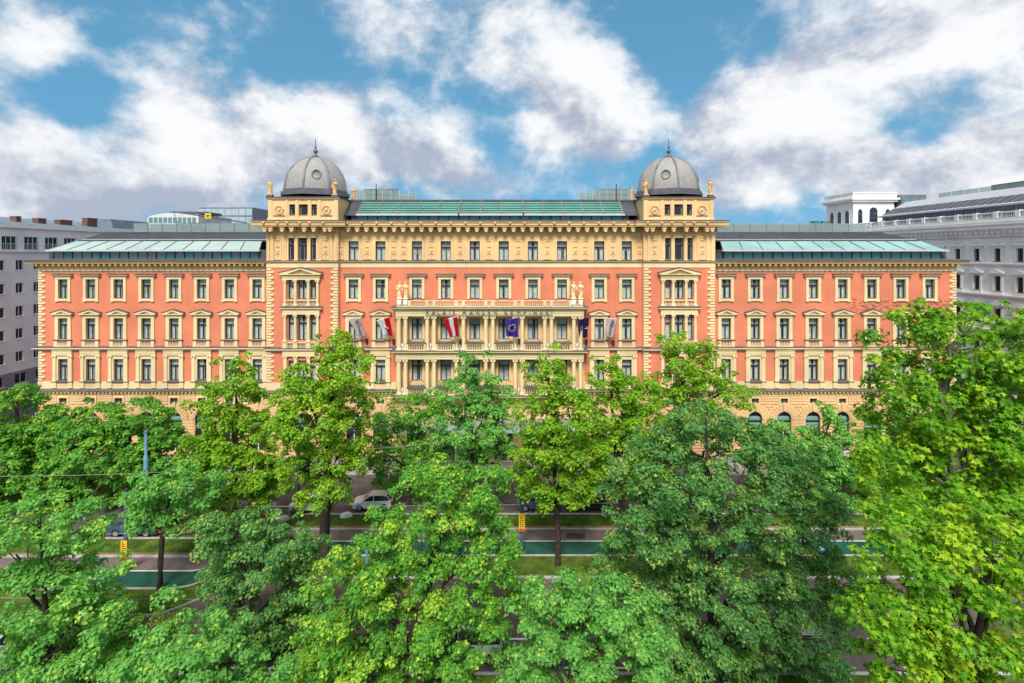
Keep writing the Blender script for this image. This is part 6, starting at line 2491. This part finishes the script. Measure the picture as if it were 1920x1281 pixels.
def leaves_for(blobs, seed, dens, size, shape, clump_r=(.38, .78), spread=1.15, droop=.25, yellow=.05, gap=0.0):
    """leaf fans gathered on shoots: each blob of the crown carries clumps near its skin, each clump a domed spray of leaves"""
    rg = np.random.default_rng(seed)
    P, N, T = [], [], []
    for (c, r_) in blobs:
        c, r_ = np.array(c), np.array(r_)
        area = 4 * math.pi * (r_[0] * r_[1] + r_[1] * r_[2] + r_[0] * r_[2]) / 3
        ncl = max(5, int(area / 1.25 * spread))
        d = unit(rg.normal(size=(ncl, 3)))
        d[:, 2] = d[:, 2] * .9 + .12
        rad = rg.uniform(.62, 1.06, ncl) ** .8
        cc = c + d * r_ * rad[:, None] + rg.normal(0, .12, (ncl, 3))
        far_ = rg.random(ncl) < .14          # stray shoots that break the outline
        cc = np.where(far_[:, None], c + d * (r_ + rg.uniform(.25, .85, ncl)[:, None]) + np.array([0, 0, .15]), cc)
        if gap:
            keep = rg.random(ncl) > gap
            cc, d = cc[keep], d[keep]
        cr = rg.uniform(clump_r[0], clump_r[1], len(cc)) * np.where(rg.random(len(cc)) < .3, .6, 1.0)
        per = area * dens / max(1, ncl)
        for i in range(len(cc)):
            n = max(6, int(per * (cr[i] / np.mean(clump_r)) ** 2 * rg.uniform(.6, 1.4)))
            u = unit(rg.normal(size=(n, 3)) + d[i] * .55 + np.array([0, 0, .55]))
            rr = cr[i] * rg.uniform(.45, 1.05, n)
            p = cc[i] + u * rr[:, None] * np.array([1.05, 1.05, .72])
            nn = unit(u * .8 + np.array([0, 0, .75]) + rg.normal(0, .42, (n, 3)))
            t = rg.uniform(.15, .72) * .55 + rg.random(n) * .45
            t = np.where(rg.random(n) < yellow * (3 if rg.random() < .25 else .5), rg.uniform(.85, 1.0, n), t * .85)
            P.append(p); N.append(nn); T.append(t)
    P, N, T = np.concatenate(P), np.concatenate(N), np.concatenate(T)
    n = len(P)
    # leaf axes: along points outwards and hangs a little
    a = unit(np.cross(N, unit(rg.normal(size=(n, 3)))))
    a = unit(a - np.array([0, 0, droop]))
    b = np.cross(N, a)
    N = np.cross(a, b)
    sv, st = SHAPES[shape]
    s = (size * rg.uniform(.65, 1.25, n))[:, None, None]
    V = P[:, None, :] + s * (sv[None, :, 0:1] * b[:, None, :] * .95 + sv[None, :, 1:2] * a[:, None, :] + sv[None, :, 2:3] * N[:, None, :])
    k = len(sv)
    F_ = (np.arange(n, dtype=np.int32)[:, None, None] * k + st[None].astype(np.int32)).reshape(-1, 3)
    return V.reshape(-1, 3), F_, np.repeat(T, k)


TRI = [0]


def limb_path(a, c, rr, k=5, up=.12):
    a, c = Vector(a), Vector(c)
    L = (c - a).length
    pts = []
    for i in range(k + 1):
        t = i / k
        p = a * (1 - t) + c * t
        p += Vector((0, 0, math.sin(t * math.pi) * L * up))
        if 0 < i < k:
            p += Vector((rr.uniform(-1, 1), rr.uniform(-1, 1), rr.uniform(-.5, .5))) * L * .05
        pts.append(p)
    return pts


def tree(name, base, blobs, pal, label, seed, dens=50, size=.25, shape=2, trunk=.26, bark='bark', group='street trees', limbs=9, catkin=None, twigs=22, shrink=.26, **kw):
    """base = (px, depth); blobs = (px, py, rx, ry, depth) as measured on the photograph"""
    bx, bd = base
    rr = random.Random(seed)
    root = empty(name, (sx(bx, bd), bd - D, 0.0))
    org = Vector(root.location)
    bl = []
    for q in blobs:
        px, py, rx, ry = q[:4]
        dd = q[4] if len(q) > 4 else bd
        k = dd / F
        dd += rr.uniform(-1, 1) * min(1.2, rx * k * .5)
        r_ = np.array([max(.5 * rx * k, rx * k - shrink), (rx + ry) / 2 * k, max(.5 * ry * k, ry * k - shrink)])
        bl.append((np.array([sx(px, dd), dd - D, farz(py, dd)]) - np.array(org), r_))
    V, F_, T = leaves_for(bl, seed, dens, size, shape, **kw)
    TRI[0] += len(F_)
    me = tri_mesh('crown', V, F_, T)
    me.materials.append(LEAF[pal])
    cr = put('crown', me, root)
    cr['kind'] = 'stuff'
    # trunk to the fork, limbs out to the blobs of the crown
    zs = [b_[0][2] for b_ in bl]
    zlow, ztop = min(zs), max(zs)
    top = max(bl, key=lambda b_: b_[0][2])[0]
    fk = Vector((top[0] * .25, top[1] * .25, max(2.2, zlow + (ztop - zlow) * .15 - 1.0)))
    hi = Vector((top[0] * .8, top[1] * .8, ztop))
    b = MB()
    pts = [Vector((0, 0, 0)), Vector((0, 0, .35)), Vector((.04, 0, fk.z * .4)), Vector((fk.x * .6, fk.y * .6, fk.z * .8)), fk, fk * .5 + hi * .5 + Vector((rr.uniform(-.2, .2), 0, 0)), hi]
    b.tube(pts, [trunk * 1.5, trunk * 1.12, trunk, trunk * .9, trunk * .8, trunk * .42, trunk * .12], 9)
    put('trunk', b.mesh('trunk', bark), root)
    order = sorted(bl, key=lambda b_: -float(np.prod(b_[1])))
    for i, (c, r_) in enumerate(order[:limbs]):
        zz = min(max(fk.z * .95, c[2] - 2.5 - rr.uniform(0, 1.5)), hi.z * .9)
        t = (zz - fk.z) / max(.1, hi.z - fk.z)
        st = fk * (1 - t) + hi * t if t > 0 else Vector((fk.x, fk.y, fk.z)) * .98
        w = MB()
        path = limb_path(st, c, rr)
        w.tube(path, [trunk * .42 * (1 - .13 * j) for j in range(len(path))], 6)
        lm = put('limb', w.mesh('limb', bark), root)
        tw = MB()
        for j in range(max(2, twigs // max(1, limbs))):
            d = Vector((rr.gauss(0, 1), rr.gauss(0, 1), rr.gauss(.3, .8))).normalized()
            e = Vector(c) + Vector((d.x * r_[0], d.y * r_[1], d.z * r_[2])) * .85
            tw.tube(limb_path(path[rr.choice((2, 3, 4))], e, rr, 3, .06), [trunk * .16, trunk * .12, trunk * .08, trunk * .03], 4)
        t2 = put('twigs', tw.mesh('twigs', bark), lm)
        t2['kind'] = 'stuff'
    if catkin:
        (px, py, w_, dd) = catkin
        rg = np.random.default_rng(seed + 50)
        cen = np.array([sx(px, dd), dd - D, farz(py, dd)]) - np.array(org)
        VV, FF, TT = [], [], []
        o_ = 0
        for s in range(70):
            a = rg.uniform(0, 6.28)
            rad = w_ * math.sqrt(rg.random())
            p = cen + np.array([math.cos(a) * rad * .5, math.sin(a) * rad * .5, rg.uniform(-.1, .35)])
            v = np.array([math.cos(a) * .10, math.sin(a) * .10, .10]) * (rad / w_ + .3)
            for j in range(14):
                p = p + v
                v = v * np.array([.9, .9, 1]) + np.array([0, 0, -.028])
                for _ in range(2):
                    n = unit(rg.normal(size=3))
                    t = unit(np.cross(n, rg.normal(size=3)))
                    l = .085 * rg.uniform(.7, 1.3)
                    q = np.stack([p, p + n * l * .35 + np.array([0, 0, -l * .6]), p + np.array([0, 0, -l * 1.3]), p + t * l * .35 + np.array([0, 0, -l * .6])])
                    VV.append(q)
                    FF.append(np.array([(0, 1, 2), (0, 2, 3)]) + o_)
                    o_ += 4
                    TT.append(np.full(4, rg.random()))
        m2 = tri_mesh('drooping_shoots', np.concatenate(VV), np.concatenate(FF), np.concatenate(TT))
        m2.materials.append(LEAF['catkin'])
        c_ = put('drooping_shoots', m2, root)
        c_['kind'] = 'stuff'
        TRI[0] += len(FF) * 2
    tag(root, label, 'tree', group)
    return root


FG = 'trees before the hotel'
tree('maple_tree', (45, 53), [(30, 738, 22, 24), (40, 790, 66, 48), (95, 845, 75, 65), (20, 870, 60, 60), (70, 910, 85, 50), (-60, 840, 70, 70)], 'mid', 'broad mid green maple at the left edge before the hotel corner', 11, 71, .30, group=FG, yellow=.10)
tree('maple_tree', (215, 53.5), [(170, 792, 52, 36), (262, 785, 52, 34), (300, 845, 50, 50), (160, 850, 70, 55), (235, 850, 80, 55), (210, 905, 95, 40)], 'mid', 'flat topped mid green maple before the left wing arches', 12, 71, .30, group=FG, yellow=.08)
tree('lime_tree', (440, 45.5), [(442, 715, 36, 42), (430, 765, 60, 50), (445, 825, 72, 55), (395, 845, 42, 55), (425, 890, 72, 50), (475, 890, 42, 55), (450, 940, 60, 28), (500, 905, 30, 46)], 'yellow', 'conical yellow green lime before the left wing, left of the tallest tree', 13, 71, .27, group=FG)
tree('lime_tree', (300, 39.4), [(325, 905, 72, 30), (280, 925, 45, 36), (370, 930, 42, 40), (300, 965, 60, 36), (345, 980, 40, 26), (265, 975, 34, 30)], 'light', 'slim trunk tree on the left part of the near verge', 14, 75, .24, group='verge trees', trunk=.2, yellow=.08)
tree('lime_tree', (608, 42.6), [(628, 655, 34, 38), (652, 690, 50, 38), (600, 715, 60, 42), (555, 745, 50, 36), (645, 750, 58, 46), (585, 790, 75, 48), (655, 815, 44, 50), (545, 815, 45, 40), (610, 860, 76, 40), (555, 880, 44, 34), (600, 925, 62, 32), (665, 880, 28, 34)], 'yellow', 'tallest yellow green lime with a thick dark trunk on the near verge', 15, 65, .25, group='verge trees', trunk=.42, limbs=12, yellow=.10)
tree('ash_tree', (770, 52.5), [(772, 765, 62, 28), (730, 795, 38, 34), (800, 800, 45, 34), (760, 845, 58, 40), (735, 885, 40, 32), (705, 850, 26, 34), (800, 880, 44, 36)], 'mid', 'thin crowned green tree before the canopy', 16, 60, .26, group=FG, gap=.2, yellow=.12)
tree('lime_tree', (885, 48.5), [(890, 698, 32, 24), (868, 740, 54, 34), (918, 755, 44, 45), (880, 800, 66, 48), (925, 830, 44, 44), (860, 860, 62, 44), (900, 890, 50, 30)], 'light', 'fresh green tree hiding the middle of the lower colonnade', 17, 71, .26, group=FG, gap=.12)
tree('lime_tree', (1046, 42.3), [(1024, 692, 30, 32), (1040, 735, 45, 42), (1015, 785, 52, 44), (1075, 785, 55, 48), (1045, 840, 74, 46), (1000, 880, 40, 44), (1095, 870, 48, 46), (1045, 905, 70, 38), (1010, 930, 34, 24), (1090, 925, 40, 28)], 'yellow', 'yellow green lime with a slim dark trunk right of the yellow sign pole', 18, 67, .25, group='verge trees', trunk=.21, yellow=.08)
tree('lime_tree', (1165, 46.5), [(1140, 712, 42, 30), (1185, 745, 52, 40), (1145, 785, 60, 46), (1205, 810, 60, 48), (1160, 850, 62, 46), (1225, 865, 50, 50), (1150, 900, 50, 36)], 'yellow', 'yellow green lime left of the large dark green tree', 19, 71, .26, group=FG)
tree('lime_tree', (1290, 50), [(1262, 645, 36, 30), (1290, 675, 58, 40), (1330, 700, 48, 34), (1260, 720, 60, 36), (1320, 745, 66, 36), (1385, 738, 30, 26), (1285, 770, 75, 34)], 'yellow', 'light crowned tree rising before the right dome tower', 20, 58, .25, group=FG, gap=.14)
tree('maple_tree', (1500, 51.5), [(1455, 835, 55, 40), (1515, 850, 62, 44), (1570, 780, 28, 17), (1580, 850, 60, 50), (1490, 900, 80, 44), (1580, 920, 70, 40)], 'light', 'fresh green tree between the dark green tree and the right edge tree', 21, 71, .27, group=FG, yellow=.10)
tree('maple_tree', (1720, 53), [(1690, 820, 80, 60), (1780, 800, 90, 70), (1860, 850, 90, 70), (1700, 900, 90, 60)], 'mid', 'shaded tree behind the tall plane tree at right', 22, 46, .30, group=FG)
NG = 'near street trees'
tree('maple_tree', (95, 30), [(70, 975, 95, 38), (150, 992, 62, 40), (30, 1040, 75, 55), (120, 1050, 75, 50), (172, 1085, 40, 50), (60, 1120, 95, 55), (165, 1140, 80, 55), (30, 1200, 85, 60), (130, 1215, 90, 55), (205, 1200, 50, 55), (60, 1270, 110, 50), (190, 1275, 80, 45)], 'light', 'bright green maple filling the lower left corner', 31, 120, 0.188, 4, group=NG, trunk=.28, limbs=11, yellow=.16, gap=.20, shrink=.24)
tree('chestnut_tree', (480, 33), [(440, 1000, 62, 42), (535, 1022, 62, 48), (490, 1055, 85, 50), (420, 1080, 48, 50), (560, 1085, 48, 55), (490, 1125, 95, 50), (430, 1160, 55, 45), (550, 1165, 55, 50), (490, 1200, 85, 45)], 'blue', 'dark green chestnut left of the thick verge trunk', 32, 120, 0.180, 4, group=NG, limbs=9, yellow=.10, gap=.10, shrink=.24)
tree('maple_tree', (330, 26.5), [(300, 1195, 60, 36), (375, 1205, 70, 42), (270, 1240, 55, 45), (340, 1255, 85, 45), (430, 1250, 55, 45), (480, 1225, 32, 30), (300, 1290, 90, 40), (420, 1300, 90, 40)], 'light', 'light green maple with drooping shoots at the bottom, left of centre', 33, 124, 0.192, 4, group=NG, yellow=.06, catkin=(322, 1160, .75, 28.0), gap=.10, shrink=.24)
tree('maple_tree', (790, 30), [(820, 900, 66, 34), (895, 920, 72, 42), (785, 945, 58, 42), (840, 965, 92, 50), (905, 985, 60, 46), (735, 1005, 46, 36), (790, 1030, 80, 46), (890, 1045, 80, 46), (955, 1060, 36, 44), (690, 1065, 60, 48), (740, 1105, 72, 46), (650, 1130, 66, 55), (850, 1110, 70, 42), (930, 1135, 55, 55), (700, 1180, 90, 60), (620, 1205, 70, 60), (800, 1190, 66, 48), (890, 1215, 84, 55), (600, 1268, 60, 44), (660, 1262, 110, 48), (790, 1270, 90, 44), (560, 1285, 60, 34), (900, 1285, 100, 44)], 'mid', 'large bright tipped maple in the middle foreground', 34, 117, 0.188, 4, group=NG, trunk=.34, limbs=14, yellow=.20, gap=.16, shrink=.24)
tree('maple_tree', (1095, 26.5), [(1040, 1122, 62, 32), (1120, 1128, 75, 38), (1185, 1165, 62, 46), (1060, 1170, 75, 48), (1000, 1200, 50, 46), (1130, 1205, 85, 50), (1215, 1220, 50, 55), (1050, 1245, 95, 46), (1160, 1265, 95, 46), (1000, 1285, 70, 40)], 'light', 'light green maple with drooping shoots at the bottom centre', 35, 124, 0.192, 4, group=NG, yellow=.06, catkin=(1072, 1100, .8, 28.0), gap=.10, shrink=.24)
tree('chestnut_tree', (1345, 31), [(1318, 785, 62, 34), (1250, 822, 66, 38), (1390, 822, 78, 40), (1320, 845, 90, 46), (1205, 870, 62, 42), (1455, 870, 80, 46), (1270, 905, 90, 50), (1390, 905, 95, 50), (1190, 945, 66, 48), (1490, 940, 78, 48), (1320, 965, 95, 52), (1430, 985, 90, 50), (1215, 1005, 80, 50), (1530, 1010, 55, 50), (1180, 1060, 62, 46), (1300, 1050, 100, 55), (1410, 1060, 95, 55), (1500, 1085, 80, 60), (1240, 1115, 90, 55), (1360, 1130, 100, 55), (1480, 1160, 90, 60), (1560, 1120, 46, 70), (1290, 1190, 100, 55), (1400, 1215, 95, 55), (1530, 1220, 70, 60), (1310, 1265, 100, 45), (1440, 1280, 100, 45), (1560, 1275, 70, 44), (1240, 1250, 45, 60)], 'blue', 'huge dark green chestnut right of centre, widest crown of the street', 36, 108, 0.184, 4, group=NG, trunk=.42, limbs=16, yellow=.10, gap=.10, shrink=.24)
tree('plane_tree', (1830, 23), [(1722, 598, 58, 28), (1800, 612, 70, 36), (1880, 600, 62, 40), (1690, 650, 50, 34), (1770, 672, 80, 40), (1860, 680, 80, 46), (1680, 715, 56, 40), (1760, 740, 80, 44), (1850, 760, 90, 50), (1930, 720, 70, 80), (1700, 790, 70, 44), (1790, 820, 90, 48), (1880, 850, 90, 55), (1660, 855, 60, 40), (1730, 880, 80, 44), (1830, 900, 90, 46), (1650, 920, 46, 36), (1920, 930, 80, 60), (1740, 950, 70, 40), (1690, 985, 60, 36, 20), (1800, 975, 80, 40, 20), (1890, 985, 80, 44, 20)], 'plane', 'tall plane tree with yellow green leaves at the right edge', 37, 66, 0.207, 8, bark='bark_pale', group=NG, trunk=.40, limbs=14, yellow=.22, gap=.10, shrink=.1)
tree('maple_tree', (1800, 17.5), [(1650, 1050, 48, 30), (1720, 1035, 66, 40), (1800, 1015, 70, 36), (1880, 1040, 70, 48), (1690, 1095, 72, 44), (1790, 1095, 85, 50), (1890, 1115, 70, 52), (1640, 1140, 50, 34), (1720, 1160, 75, 46), (1820, 1180, 85, 50), (1910, 1200, 60, 60), (1690, 1225, 62, 46), (1780, 1250, 80, 46), (1880, 1270, 80, 46), (1730, 1290, 80, 34)], 'plane', 'yellow leaved maple with large leaves in the lower right corner', 38, 96, 0.179, 8, group=NG, trunk=.26, limbs=12, yellow=.30, gap=.06, shrink=.1)
print('leaf triangles', TRI[0])
